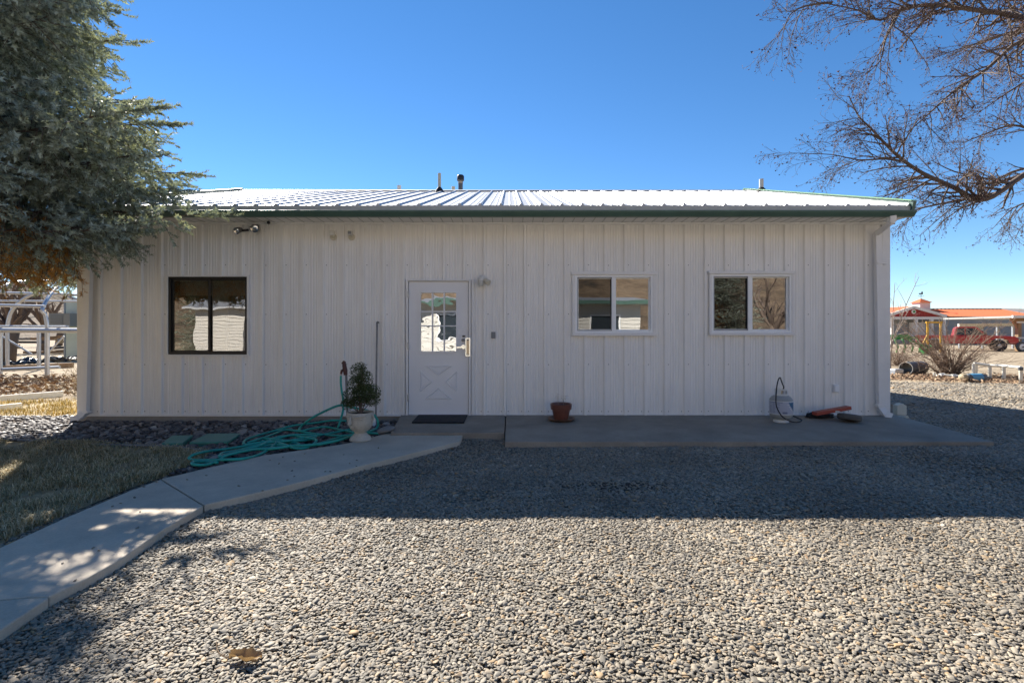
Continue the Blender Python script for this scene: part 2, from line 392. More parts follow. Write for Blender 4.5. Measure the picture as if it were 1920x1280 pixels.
# lawn, rock bed
lawn_poly = [G(-500,826),G(0,828),G(150,831),G(240,836),G(375,845),G(392,852),G(384,866),G(320,891),G(240,919),G(120,969),G(0,1024),G(-340,1190),G(-1500,1190)]
tag(sheet('lawn', [(p.x,p.y) for p in lawn_poly], 'lawn_soil', z=.012), 'dormant lawn left of the walk', None, None, 'structure')
bed_poly = [(-11,8.35),(-6.5,8.35),(-6.45,D),(WX(752),D),(-1.55,6.62)]+[(p.x,p.y) for p in up[1:]]+[(p.x,p.y) for p in lawn_poly[0:8][::-1]][0:8]
bed = sheet('rock_bed', bed_poly, 'soil_bed', z=.006); tag(bed, 'bed of dark river rock along the wall', None, None, 'structure')
tag(sheet('grass_strip', [(-16,8.36),(-6.3,8.36),(-6.3,12),(-9.2,10.2),(-16,9.6)], 'lawn_soil', z=.004), 'strip of golden winter grass beyond the corner', None, None, 'structure')
# ------------------------------------------------------------------ pebbles: real stones spread over the drive
def pebble_field(name, poly, d0, d1, s0, s1, xlim, label, excl):
    pts = []; siz = []
    y = d0
    while y < d1:
        t = (y-d0)/(d1-d0); sp = s0+(s1-s0)*t
        x = xlim(y)[0]; x1 = xlim(y)[1]
        nx = int((x1-x)/sp)
        xx = x+(np.arange(nx)+npr.random(nx))*sp; yy = y+npr.random(nx)*sp
        keep = npr.random(nx) < .97
        for a, c, k in zip(xx, yy, keep):
            if k: pts.append((a,c)); siz.append(sp)
        y += sp*.86
    q = []; sz = []
    for (a, c), s_ in zip(pts, siz):
        hit = [k_ for k_, e in enumerate(excl) if in_poly(a, c, e)]
        if hit:
            if 2 <= hit[0] <= 4 and rnd.random() < .002 and len(excl) > 3: q.append((a, c, zw+.004)); sz.append(s_*.6)
            continue
        if poly and not in_poly(a, c, poly): continue
        thin = max(0, mnoise.noise(Vector((a*.55+4,c*.9,6)))-.12)*1.1
        for ex,ey,rx_,ry_ in ((.95,4.62,.55,.16),(-.35,4.35,.35,.2),(2.6,4.9,.5,.14)): thin = max(thin, 1.1-((a-ex)/rx_)**2-((c-ey)/ry_)**2)
        if rnd.random() < min(.55, thin): continue
        u_ = rnd.random(); big = .8 if u_ < .3 else 1.0 if u_ < .9 else 1.35 if u_ < .985 else 1.9
        q.append((a, c, .001+rnd.random()*.009+.012*mnoise.noise(Vector((a*1.3,c*1.3,0))))); sz.append(s_*(.50+.32*rnd.random())*big)
    me = bpy.data.meshes.new(name); me.from_pydata(q, [], []); at = me.attributes.new('psize','FLOAT','POINT'); at.data.foreach_set('value', sz)
    me.materials.append(M['pebble'])
    o = bpy.data.objects.new(name, me); S.collection.objects.link(o); tag(o, label, None, None, 'stuff')
    ng = bpy.data.node_groups.new(name, 'GeometryNodeTree')
    ng.interface.new_socket('Geometry', in_out='INPUT', socket_type='NodeSocketGeometry'); ng.interface.new_socket('Geometry', in_out='OUTPUT', socket_type='NodeSocketGeometry')
    N = ng.nodes; L = ng.links; gi = N.new('NodeGroupInput'); go = N.new('NodeGroupOutput')
    gti = N.new('GeometryNodeGeometryToInstance')
    for k in range(5):
        ic = N.new('GeometryNodeMeshIcoSphere'); ic.inputs['Radius'].default_value = 1; ic.inputs['Subdivisions'].default_value = 2
        po = N.new('GeometryNodeInputPosition'); ad = N.new('ShaderNodeVectorMath'); ad.inputs[1].default_value = (k*7.3, k*3.1, 0); L.new(po.outputs[0], ad.inputs[0])
        no = N.new('ShaderNodeTexNoise'); no.inputs['Scale'].default_value = .85; no.inputs['Detail'].default_value = 1; L.new(ad.outputs[0], no.inputs[0])
        sb = N.new('ShaderNodeVectorMath'); sb.operation = 'SUBTRACT'; sb.inputs[1].default_value = (.5,.5,.5); L.new(no.outputs['Color'], sb.inputs[0])
        sc = N.new('ShaderNodeVectorMath'); sc.operation = 'SCALE'; sc.inputs['Scale'].default_value = 1.3; L.new(sb.outputs[0], sc.inputs[0])
        sp_ = N.new('GeometryNodeSetPosition'); L.new(ic.outputs[0], sp_.inputs['Geometry']); L.new(sc.outputs[0], sp_.inputs['Offset'])
        ss = N.new('GeometryNodeSetShadeSmooth'); L.new(sp_.outputs[0], ss.inputs[0])
        sm = N.new('GeometryNodeSetMaterial'); sm.inputs['Material'].default_value = M['pebble']; L.new(ss.outputs[0], sm.inputs[0])
        L.new(sm.outputs[0], gti.inputs[0])
    iop = N.new('GeometryNodeInstanceOnPoints'); L.new(gi.outputs[0], iop.inputs['Points']); L.new(gti.outputs[0], iop.inputs['Instance'])
    iop.inputs['Pick Instance'].default_value = True
    ri = N.new('FunctionNodeRandomValue'); ri.data_type = 'INT'; ri.inputs[4].default_value = 0; ri.inputs[5].default_value = 4; L.new(ri.outputs[2], iop.inputs['Instance Index'])
    rr = N.new('FunctionNodeRandomValue'); rr.data_type = 'FLOAT_VECTOR'; rr.inputs[0].default_value = (-.38,-.38,0); rr.inputs[1].default_value = (.38,.38,6.283); L.new(rr.outputs[0], iop.inputs['Rotation'])
    rs = N.new('FunctionNodeRandomValue'); rs.data_type = 'FLOAT_VECTOR'; rs.inputs[0].default_value = (.85,.6,.28); rs.inputs[1].default_value = (1.45,1.0,.52); rs.inputs['Seed'].default_value = 3
    na = N.new('GeometryNodeInputNamedAttribute'); na.data_type = 'FLOAT'; na.inputs[0].default_value = 'psize'
    ms = N.new('ShaderNodeVectorMath'); ms.operation = 'SCALE'; L.new(rs.outputs[0], ms.inputs[0]); L.new(na.outputs[0], ms.inputs['Scale']); L.new(ms.outputs[0], iop.inputs['Scale'])
    L.new(iop.outputs[0], go.inputs[0])
    md = o.modifiers.new('pebbles','NODES'); md.node_group = ng
    return o
walk_out = [(p.x,p.y) for p in up]+[(p.x,p.y) for p in B[1:4]]+[(G(-330,1190,zw).x,G(-330,1190,zw).y),(-9,2),(-9,9),(-2,9)]
path_polys = [[(p[0],p[1]) for p in [(sl,D+1),(5.97,D+1),(5.95,6.26),(sl,6.16)]], [(-1.7,D+1),(sl,D+1),(sl,6.63),(-1.55,6.62)],
    [(p.x,p.y) for p in up+lo[::-1]], [(p.x,p.y) for p in B+[]], [(p.x,p.y) for p in C], [(-7,D),(6,D),(6,17),(-7,17)], [(p.x,p.y) for p in lawn_poly], bed_poly,
    [(p.x,p.y) for p in (G(325,892,zw),G(303,897,zw),G(383,946,zw),G(386,945,zw),G(470,926,zw))]]
pebble_field('gravel', None, 1.75, 8.2, .0148, .023, lambda y: (max(-1.06*y-.2, -5.5), 1.06*y+.4), 'loose grey and tan pea gravel covering the drive', path_polys)
pebble_field('gravel_scatter', [(5.6,8.0),(16.5,8.0),(16.5,13.2),(11.5,13.8),(5.6,15)], 8.2, 15, .034, .05, lambda y: (.70*y, 1.06*y+.4), 'loose gravel right of the building towards the yard', path_polys[:1]+[path_polys[5]])
# river stones: each large one its own piece of the bed
def stone_mesh(name, seed, sub=2):
    bm = bmesh.new(); bmesh.ops.create_icosphere(bm, subdivisions=sub, radius=1)
    for v in bm.verts:
        v.co *= 1+.33*mnoise.noise(v.co*1.0+Vector((seed*5.1,0,seed)))
    me = bpy.data.meshes.new(name); bm.to_mesh(me); bm.free()
    me.polygons.foreach_set('use_smooth', [True]*len(me.polygons)); return me
stones = [stone_mesh('stone', i) for i in range(6)]
for m_ in stones: m_.materials.append(M['river_stone'])
cand = []
yy = 5.0
while yy < 8.35:
    xx = -9.0
    while xx < -1.3:
        x = xx+rnd.uniform(-.05,.05); y = yy+rnd.uniform(-.05,.05)
        if in_poly(x, y, bed_poly) and x > -1.02*y and not (y > D-.06 and x > -6.7): cand.append((x,y))
        xx += .115
    yy += .105
rnd.shuffle(cand)
big = sorted(cand[:300], key=lambda p: p[1])
for x, y in big:
    o = bpy.data.objects.new('stone', rnd.choice(stones)); S.collection.objects.link(o); o.parent = bed
    s_ = rnd.uniform(.026,.046)*(1.4 if rnd.random() < .08 else 1)
    o.location = (x, y, .012+s_*.3); o.scale = (s_*rnd.uniform(1,1.5), s_*rnd.uniform(.8,1.1), s_*rnd.uniform(.5,.8)); o.rotation_euler = (rnd.uniform(-.3,.3), rnd.uniform(-.3,.3), rnd.uniform(0,6.3))
fb = MB()
tmpl = stone_mesh('t', 9, 1); tv = [v.co.copy() for v in tmpl.vertices]; tf = [tuple(p.vertices) for p in tmpl.polygons]; bpy.data.meshes.remove(tmpl)
for k in range(7500):
    x = rnd.uniform(-9,-1.3); y = rnd.uniform(5,8.35)
    if not in_poly(x,y,bed_poly) or x < -1.02*y: continue
    s_ = rnd.uniform(.012,.036); rz = Matrix.Rotation(rnd.uniform(0,6.3),3,'Z')
    sc = Vector((s_*rnd.uniform(1,1.5), s_, s_*.6))
    fb.add([rz@Vector((v.x*sc.x,v.y*sc.y,v.z*sc.z))+Vector((x,y,.012+s_*.25)) for v in tv], tf)
tag(fb.build('small_stones', 'river_filler', bed, smooth='all', fix=False), kind='stuff')
# ------------------------------------------------------------------ grass blades
def blades(name, poly, n, h0, h1, wd, mt, label, lean=1.0, z=.01, clump=1.2):
    xs_ = [p[0] for p in poly]; ys_ = [p[1] for p in poly]
    V = []; Fc = []; k = 0
    while k < n:
        x = rnd.uniform(min(xs_),max(xs_)); y = rnd.uniform(min(ys_),max(ys_))
        if not in_poly(x,y,poly) or y < 1: k += .2; continue
        if abs(x) > 1.08*y+.3: k += .05; continue
        c = mnoise.noise(Vector((x*2.2,y*2.2,3)))
        if rnd.random() > .55+c*clump: k += .3; continue
        h = rnd.uniform(h0,h1)*(1+.5*c); a = rnd.uniform(0,6.283)+2*mnoise.noise(Vector((x*1.5,y*1.5,8))); l = rnd.uniform(.3,1.3)*lean*h
        dx, dy = math.cos(a), math.sin(a); px_, py_ = -dy*wd, dx*wd; i = len(V)
        V += [(x-px_,y-py_,z),(x+px_,y+py_,z),(x+dx*l*.45-px_*.8,y+dy*l*.45-py_*.8,z+h*.75),(x+dx*l*.45+px_*.8,y+dy*l*.45+py_*.8,z+h*.75),(x+dx*l,y+dy*l,z+h*rnd.uniform(.5,1))]
        Fc += [(i,i+1,i+3),(i,i+3,i+2),(i+2,i+3,i+4)]; k += 1
    o = np_mesh(name, np.array(V), np.array(Fc), mt); return tag(o, label, None, None, 'stuff')
blades('lawn_grass', [(p.x,p.y) for p in lawn_poly], 60000, .025, .07, .0026, 'dry_grass', 'matted dormant grass blades left of the walk', 1.3, .01)
blades('golden_grass', [(-16,8.36),(-6.3,8.36),(-6.3,12),(-9.2,10.2),(-16,9.6)], 14000, .03, .09, .004, 'gold_grass', 'sunlit golden grass blades beyond the left corner', 1.0, .004)
# ------------------------------------------------------------------ the metal building
XL, XR = WX(148), WX(1666)
YB = 17.5
ZT = 3.10
bl = thing('metal_building', 'long white ribbed steel building with silver roof and green gutter', 'building', ((XL+XR)/2, D, 0))
ops = [(WX(318),WX(466),WZ(666),WZ(518)), (WX(762),WX(882),.0,WZ(524)), (WX(1077),WX(1224),WZ(625),WZ(515)), (WX(1332),WX(1482),WZ(624),WZ(514))]
ribs = [1022.3+37.85*k for k in range(-24,0)]+[1022.3+37.45*k for k in range(0,18)]
ribs = [r for r in ribs if 160 < r < 1655]
def wall_profile(x0, x1, rib_x, edges):
    pts = []
    for r in rib_x:
        pts += [(r-.029,0),(r-.017,-.037),(r+.017,-.037),(r+.029,0)]
    rr = sorted(rib_x); gaps = list(zip(rr[:-1], rr[1:]))
    for a, c in gaps:
        w_ = c-a
        for f in (.30,.43,.57,.70):
            m_ = a+w_*f; pts += [(m_-.013,0),(m_-.007,-.006),(m_+.007,-.006),(m_+.013,0)]
    pts = sorted(p for p in pts if x0+1e-4 < p[0] < x1-1e-4)
    def yat(x):
        q = [(x0-1,0)]+pts+[(x1+1,0)]
        for (xa,ya),(xb,yb) in zip(q[:-1],q[1:]):
            if xa <= x <= xb: return ya+(yb-ya)*(x-xa)/(xb-xa)
        return 0
    for e in edges:
        if x0 < e < x1: pts.append((e, yat(e)))
    return [(x0,yat(x0))]+sorted(pts)+[(x1,yat(x1))]
allr = [WX(r) for r in ribs]
bounds = [XL+.02]+[r+.036 for r in allr[2::3]]
if XR-.02-bounds[-1] < .25: bounds[-1] = XR-.02
else: bounds.append(XR-.02)
edges = sorted({e for o in ops for e in o[:2]})
for a, c in zip(bounds[:-1], bounds[1:]):
    pr = wall_profile(a, c, [r for r in allr if a-.4 < r < c+.4], edges); b = MB()
    for (xa,ya),(xb,yb) in zip(pr[:-1], pr[1:]):
        xm = (xa+xb)/2; iv = [(.112, ZT)]
        for o in ops:
            if o[0] < xm < o[1]:
                nv = []
                for z0, z1 in iv:
                    if o[2] > z0: nv.append((z0, min(z1,o[2])))
                    if o[3] < z1: nv.append((max(z0,o[3]), z1))
                iv = nv
        for z0, z1 in iv:
            b.add([(xa,D+ya,z0),(xb,D+yb,z0),(xb,D+yb,z1),(xa,D+ya,z1)], [(0,1,2,3)])
    b.build('wall_panel', 'wall_white', bl, fix=False)
# inner lining, sides, back, floor
b = MB(); b.box((XL+.03,D+.09,.0),(XL+.06,YB,ZT)); b.box((XR-.06,D+.09,0),(XR-.03,YB,ZT)); b.box((XL+.03,YB-.03,0),(XR-.03,YB,ZT)); b.box((XL+.06,D+.09,.0),(XR-.06,YB-.03,.1)); b.box((XL+.06,D+.09,2.6),(XR-.06,YB-.03,2.63)); b.box((XL+.06,11.2,.1),(XR-.06,11.25,2.6))
b.build('interior', 'dark_room', bl)
b = MB(); xe = sorted({XL+.06,XR-.06,*edges})       # inner face of the front wall, with the openings left free
for a, c in zip(xe[:-1], xe[1:]):
    iv = [(.1,2.6)]
    for o in ops:
        if o[0]-1e-4 < (a+c)/2 < o[1]: iv = [(.1,o[2]),(o[3],2.6)]
    for z0,z1 in iv:
        if z1 > z0+.01: b.box((a,D+.09,z0),(c,D+.11,z1))
b.build('inner_lining', 'dark_room', bl)
for x in (XL, XR):
    b = MB(); s_ = 1 if x == XL else -1; pts = []
    yy = D+.02; 
    while yy < YB:
        pts += [(yy,0),(yy+.24,0),(yy+.26,-.03),(yy+.285,-.03)]; yy += .305
    for (ya,oa),(yb,ob) in zip(pts[:-1],pts[1:]):
        def zt(y): return 3.08+.313*(min(y,25.4-y)-7.46)
        b.add([(x-s_*.0+s_*oa+s_*.02,ya,.11),(x+s_*ob+s_*.02,yb,.11),(x+s_*ob+s_*.02,yb,zt(yb)),(x+s_*oa+s_*.02,ya,zt(ya))], [(0,1,2,3)])
    b.build('side_wall', 'wall_white', bl, fix=False)
MB().box((XL+.02,YB,.1),(XR-.02,YB+.03,3.1)).build('back_wall', 'wall_white', bl)
MB().box((XL+.02,D+.012,-.3),(XR-.02,YB,.108)).build('foundation', 'concrete_old', bl)
MB().box((XL,D-.022,.095),(XR,D+.010,.128)).build('base_trim', 'trim_white', bl)
MB().box((XL,D-.041,ZT-.055),(XR,D+.0,ZT-.005)).build('head_trim', 'trim_white', bl)
for x, s_ in ((XL,1),(XR,-1)):
    b = MB(); xa, xb = sorted((x, x+s_*.125)); b.box((xa,D-.040,.09),(xb,D-.002,ZT-.06)); xa, xb = sorted((x-s_*.004, x+s_*.03)); b.box((xa,D-.002,.09),(xb,D+.12,ZT-.06))
    b.build('corner_trim', 'trim_white', bl, bevel=.006)
b = MB()
for py in (497,589,683,771):
    z = WZ(py)
    for r in allr:
        for dx in (.052,):
            x = r+dx
            if any(o[0]-.06 < x < o[1]+.06 and o[2]-.06 < z < o[3]+.06 for o in ops) or x > XR-.14: continue
            b.lathe([(.0055,-.006),(.0055,-.001),(.008,0)], (x,D-.001,z+rnd.uniform(-.004,.004)), 6, 'y')
            if py == 771: b.lathe([(.0055,-.006),(.0055,-.001),(.008,0)], (r-.055,D-.001,z), 6, 'y')
tag(b.build('screws', 'screw', bl, fix=False), kind='stuff')
# roof
EY, EZ, RY, RZ = 7.46, 3.235, 12.7, 4.86
sl_ = (RZ-EZ)/(RY-EY)
def roof_panel(x0, x1, side):
    prof = []; n_ = max(1, round((x1-x0)/.305)); wv = (x1-x0)/n_
    for k in range(n_):
        a = x0+k*wv; prof += [(a,0),(a+wv*.32,0),(a+wv*.34,.006),(a+wv*.40,.006),(a+wv*.42,0),(a+wv*.62,0),(a+wv*.64,.006),(a+wv*.70,.006),(a+wv*.72,0),(a+wv-.062,0),(a+wv-.042,.03),(a+wv-.02,.03)]
    prof.append((x1,0)); b = MB()
    for (xa,za),(xb,zb) in zip(prof[:-1],prof[1:]):
        y0, y1 = (EY,RY) if side else (2*RY-EY,RY)
        b.add([(xa,y0,EZ+za),(xb,y0,EZ+zb),(xb,y1,RZ+zb),(xa,y1,RZ+za)], [(0,1,2,3)])
        b.add([(xa,y0,EZ-.012),(xb,y0,EZ-.012),(xb,y0,EZ+zb),(xa,y0,EZ+za)], [(0,1,2,3)])
    return b.build('roof_panel', 'roof_metal', bl, fix=False)
nP = 14; wP = (XR-XL+.02)/nP
for k in range(nP): roof_panel(XL-.01+k*wP, XL-.01+(k+1)*wP, True)
for k in range(nP): roof_panel(XL-.01+k*wP, XL-.01+(k+1)*wP, False)
MB().prism([(RY-.16,RZ-.012),(RY,RZ+.045),(RY+.16,RZ-.012),(RY+.16,RZ-.03),(RY,RZ+.02),(RY-.16,RZ-.03)][::-1], 'x', XL-.03, XR+.03).build('ridge_cap', 'roof_metal', bl)
MB().add([(XL,EY+.02,EZ-.03),(XR,EY+.02,EZ-.03),(XR,RY,RZ-.03),(XL,RY,RZ-.03),(XL,2*RY-EY,EZ-.03),(XR,2*RY-EY,EZ-.03)], [(0,1,2,3),(3,2,5,4)]).build('roof_deck', 'dark_room', bl)
for x, s_ in ((XL,-1),(XR,1)):
    for y0 in (EY-.05, 2*RY-EY+.05):
        z0 = EZ+(abs(0)) - .05*sl_
        MB().bar((x+s_*.008,y0,z0+.0),(x+s_*.008,RY,RZ+.0),.045,.13).build('rake_trim', 'green_trim' , bl)
        MB().bar((x+s_*.004,y0,z0+.077),(x+s_*.004,RY,RZ+.077),.08,.012).build('rake_cap', 'green_light' , bl)
MB().box((XL-.0,EY-.006,3.10),(XR+.0,EY+.035,3.222)).build('eave_flashing', 'eave_strip', bl)
gx0, gx1 = XL-.06, XR-.012
b = MB(); gp = [(EY-.008,3.172),(EY-.125,3.172),(EY-.125,3.155),(EY-.112,3.135),(EY-.085,3.085),(EY-.075,3.07),(EY-.008,3.07),(EY-.008,3.085),(EY-.07,3.082),(EY-.10,3.14),(EY-.112,3.160),(EY-.02,3.160)]
gp = [(EY-.010,3.138),(EY-.130,3.138),(EY-.130,3.120),(EY-.118,3.100),(EY-.088,3.066),(EY-.080,3.054),(EY-.010,3.054)]
b.prism(gp, 'x', gx0, gx1); b.build('gutter', 'green_trim', bl, bevel=.004)
b = MB(); b.box((XL+.001,EY+.036,3.074),(XR-.001,D-.042,3.094)); b.build('soffit', 'trim_white', bl)
b = MB(); x = XL+.15
while x < XR-.1:
    b.box((x,EY+.01,3.068),(x+.012,D-.05,3.0745)); x += .152
tag(b.build('soffit_grooves', 'eave_strip', bl), kind='stuff')
def vent(name, x, y, r, z1, mt, boot=True, cap=False):
    zb = EZ+sl_*((y if y < RY else 2*RY-y)-EY)
    o = MB().lathe([(r,zb-.1),(r,z1)], (x,y,0), 14).build(name, mt, bl, smooth=True)
    if boot: MB().lathe([(r*3.2,zb-.03),(r*2.6,zb+.035),(r*1.25,zb+.11),(r*1.05,zb+.12)], (x,y,0), 14).build('boot', 'rubber', o, smooth=True)
    if cap: MB().lathe([(r*1.25,z1-.14),(r*1.55,z1-.12),(r*1.55,z1-.01),(r*1.2,z1+.02)], (x,y,0), 14).build('flue_cap', 'dark_metal', o, smooth=True); MB().lathe([(r*1.12,z1-.2),(r*1.12,z1-.15)], (x,y,0), 14).build('flue_collar', 'brass_plate', o, smooth=True)
def PV(px, py, d): p = P(px,py,d); return p
p = PV(824,325,12.3); vent('vent_pipe', p.x, 12.3, .038, p.z, 'beige')
p = PV(1427.5,336,12.0); vent('vent_pipe', p.x, 12.0, .048, p.z, 'lamp_white')
p = PV(748.5,348,15); vent('vent_pipe', p.x, 15, .06, p.z, 'lamp_white', False)
p = PV(850,350,14); vent('vent_pipe', p.x, 14, .05, p.z, 'beige', False)
p = PV(863.5,330,13.6); vent('flue_pipe', p.x, 13.6, .062, p.z, 'pipe_grey', False, True)
# downspouts
def spout(pts, bl_, w_=.09, d_=.07):
    b = MB()
    for a, c in zip(pts[:-1], pts[1:]): b.bar(a, c, w_, d_, up=(0,1,0))
    for q in pts[1:-1]: b.ball(q, .048, 10, 7, (.98,.66,.98))
    return b.build('downspout', 'trim_white', bl_, smooth=True)
yS = D-.085
d1 = spout([P(1672,404,7.40),P(1672,416,7.42),P(1645,437,yS),(WX(1643.5),yS,WZ(762)),(WX(1649),yS-.05,WZ(774)),(WX(1656),yS-.10,WZ(777))], bl)
d2 = spout([P(160,404,7.40),P(160,416,7.42),P(168,437,yS),(WX(168),yS,WZ(770)),(WX(162),yS-.05,WZ(780)),(WX(152),yS-.09,WZ(783))], bl)
for dd, xx, zs in ((d1,WX(1643.5),(495,758)),(d2,WX(168),(770,))):
    for z in zs: MB().box((xx-.072,yS-.045,WZ(z)-.016),(xx+.072,D-.041,WZ(z)+.016)).build('strap', 'trim_white', dd)
# windows
def frame_rect(b, x0, x1, z0, z1, t, y0, y1):
    b.box((x0,y0,z0),(x1,y1,z0+t)); b.box((x0,y0,z1-t),(x1,y1,z1)); b.box((x0,y0,z0+t),(x0+t,y1,z1-t)); b.box((x1-t,y0,z0+t),(x1,y1,z1-t)); return b
def pane(par, x0, x1, z0, z1, y, mt): return MB().box((x0,y,z0),(x1,y+.004,z1)).build('pane', mt, par)
def wf(par, name, mt, *a, **k): return frame_rect(MB(), *a).build(name, mt, par, **k)
# left: bronze slider
x0,x1,z0,z1 = WX(318),WX(465.5),WZ(664),WZ(519)
wn = wf(bl, 'window', 'bronze', x0,x1,z0,z1,.035,D-.03,D+.06, label='dark bronze sliding window left of the door')
wf(wn, 'trim', 'trim_white', x0-.022,x1+.022,z0-.025,z1+.02,.0215,D-.045,D+.0)
xm = WX(390.5)
wf(wn, 'sash', 'bronze', x0+.0352,xm+.022,z0+.0352,z1-.0352,.026,D+.0,D+.028)
wf(wn, 'sash', 'bronze', xm-.018,x1-.0352,z0+.0352,z1-.0352,.016,D+.030,D+.055)
pane(wn, x0+.0612,xm-.004,z0+.0612,z1-.0612,D+.012,'pane_tinted'); pane(wn, xm-.002,x1-.0512,z0+.0512,z1-.0512,D+.042,'pane_tinted')
b = MB(); z = z1-.05
for k in range(16): b.box((x0+.07,D+.14,z-.012),(x1-.06,D+.155,z-.001)); z -= .0145
b.build('blind', 'blind', wn)
MB().box((x0+.1,D+.95,.9),(x0+.36,D+1.0,2.1)).build('interior_door', 'blind', wn)
# white sliders
def slider(hx0,hx1,hy0,hy1,fx0,fx1,fy0,fy1,l0,l1,r0,r1,gy0,gy1,label):
    x0,x1,z0,z1 = WX(fx0),WX(fx1),WZ(fy1),WZ(fy0)
    wn = wf(bl, 'window', 'vinyl_white', x0,x1,z0,z1,.034,D-.04,D+.06, label=label)
    MB().box((WX(hx0),D-.062,z1+.001),(WX(hx1),D-.0,WZ(hy0))).build('head_casing','trim_white',wn,bevel=.004)
    MB().box((WX(hx0)+.01,D-.066,WZ(hy1)),(WX(hx1),D-.0,z0-.001)).build('sill','trim_white',wn,bevel=.004)
    MB().box((WX(hx0)+.012,D-.050,z0),(x0-.001,D,z1)).build('side_casing','trim_white',wn); MB().box((x1+.001,D-.050,z0),(WX(hx1)-.012,D,z1)).build('side_casing','trim_white',wn)
    gz0,gz1 = WZ(gy1),WZ(gy0)
    frame_rect(MB(), x0+.0345,WX(r0)-.002,z0+.0345,z1-.0345,.022,D-.012,D+.014).build('sash','vinyl_white',wn)
    frame_rect(MB(), WX(l1)+.024,x1-.0345,z0+.0345,z1-.0345,.02,D+.016,D+.045).build('sash','vinyl_white',wn)
    MB().box((WX(l1),D-.030,z0+.0345),(WX(r0)-.02,D-.0125,z1-.0345)).build('meeting_rail','vinyl_white',wn)
    frame_rect(MB(), x0+.035,WX(l1)-.0,z0+.036,z1-.036,.011,D-.034,D-.026).build('screen_frame','grey_box',wn)
    pane(wn, x0+.05,WX(l1)+.01,z0+.05,z1-.05,D-.002,'pane_screened'); pane(wn, WX(r0)-.01,x1-.05,z0+.05,z1-.05,D+.028,'pane')
slider(1071,1230,510,629.5,1077.8,1223,515.8,624.3,1081.6,1146.3,1155,1219,521.6,618,'white sliding window nearer the door')
slider(1326.5,1487.5,509,628.5,1332,1482,514.2,623.8,1336,1400.7,1410.5,1475,521.6,617.5,'white sliding window nearer the propane tank')
# door
dx0,dx1,dz0,dz1 = WX(767),WX(878),.128,WZ(528)
dr = MB().box((dx0,D-.0,dz0),(dx1,D+.04,dz1))
gx0_,gx1_,gz0_,gz1_ = WX(789),WX(855.5),WZ(658.5),WZ(549)
b = MB(); b.box((dx0,D-.012,dz0),(gx0_,D+.03,dz1)); b.box((gx1_,D-.012,dz0),(dx1,D+.03,dz1)); b.box((gx0_,D-.012,dz0),(gx1_,D+.03,gz0_)); b.box((gx0_,D-.012,gz1_),(gx1_,D+.03,dz1))
door = b.build('door', 'door_white', bl, label='white steel door with nine-pane glass and cross panel')
b = MB(); b.box((WX(762),D-.045,.112),(dx0-.008,D+.06,WZ(524))); b.box((dx1+.008,D-.045,.112),(WX(883),D+.06,WZ(524))); b.box((dx0-.008,D-.045,dz1+.006),(dx1+.008,D+.06,WZ(524)))
b.box((WX(884.5),D-.03,.112),(WX(889),D-.002,WZ(524))); b.build('door_frame','trim_white',door,bevel=.004)
MB().box((dx0-.012,D-.06,.1165),(dx1+.012,D+.06,.126)).build('threshold','galv',door)
pane(door, gx0_-.005,gx1_+.005,gz0_-.005,gz1_+.005,D+.006,'pane_door')
frame_rect(MB(), gx0_-.022,gx1_+.022,gz0_-.022,gz1_+.022,.022,D-.026,D-.0125).build('glass_bead','door_white',door)
b = MB()
for px_ in (811,833): b.box((WX(px_)-.010,D-.020,gz0_),(WX(px_)+.010,D+.004,gz1_))
for py_ in (584,611): b.box((gx0_,D-.017,WZ(py_)-.009),(gx1_,D+.003,WZ(py_)+.009))
b.build('muntins','door_white',door)
def dpt(u, v): return (WX(740+u*180/768), WZ(500+v*180/768))
for tri in (((243,793),(462,793),(350,870)),((350,966),(462,1057),(243,1057)),((206,832),(302,922),(206,1000)),((500,832),(500,1000),(400,920))):
    pts_ = [dpt(*q) for q in tri]; cx = sum(q[0] for q in pts_)/3; cz = sum(q[1] for q in pts_)/3
    b = MB(); rings = []
    for f, y in ((1.0,D-.0115),(.9,D-.026),(.76,D-.014),(.55,D-.020)): rings.append([(cx+(q[0]-cx)*f, y, cz+(q[1]-cz)*f) for q in pts_])
    b.add([q for r_ in rings for q in r_], [(j*3+i,j*3+(i+1)%3,(j+1)*3+(i+1)%3,(j+1)*3+i) for j in range(3) for i in range(3)]+[(9,10,11)])
    b.build('raised_panel','door_white',door)
for py_ in (552,648,745): MB().box((WX(764.5),D-.055,WZ(py_)-.05),(WX(767.5),D-.04,WZ(py_)+.05)).build('hinge','galv',door)
b = MB().lathe([(.032,-.006),(.032,0),(.028,.004)],(WX(869),D-.014,WZ(650)),18,'y'); b.lathe([(.012,-.05),(.012,0)],(WX(869),D-.014,WZ(650)),10,'y'); b.bar((WX(870),D-.06,WZ(650)),(WX(857),D-.062,WZ(651)),.016,.022); b.build('lever_handle','chrome',door,smooth=True)
MB().lathe([(.027,-.012),(.027,0)],(WX(868.5),D-.013,WZ(637.5)),16,'y').build('deadbolt','steel_grey',door,smooth=True)
MB().box((WX(867),D-.014,WZ(632)),(WX(872.5),D-.0125,WZ(628.5))).build('lock_sticker','dark_metal',door)
b = MB(); frame_rect(b, WX(873.5),WX(882),WZ(667),WZ(633.5),.012,D-.062,D-.046); lp = b.build('lock_guard','chrome',door)
MB().box((WX(875),D-.058,WZ(663)),(WX(880.6),D-.047,WZ(638))).build('strike_plate','brass_plate',door)
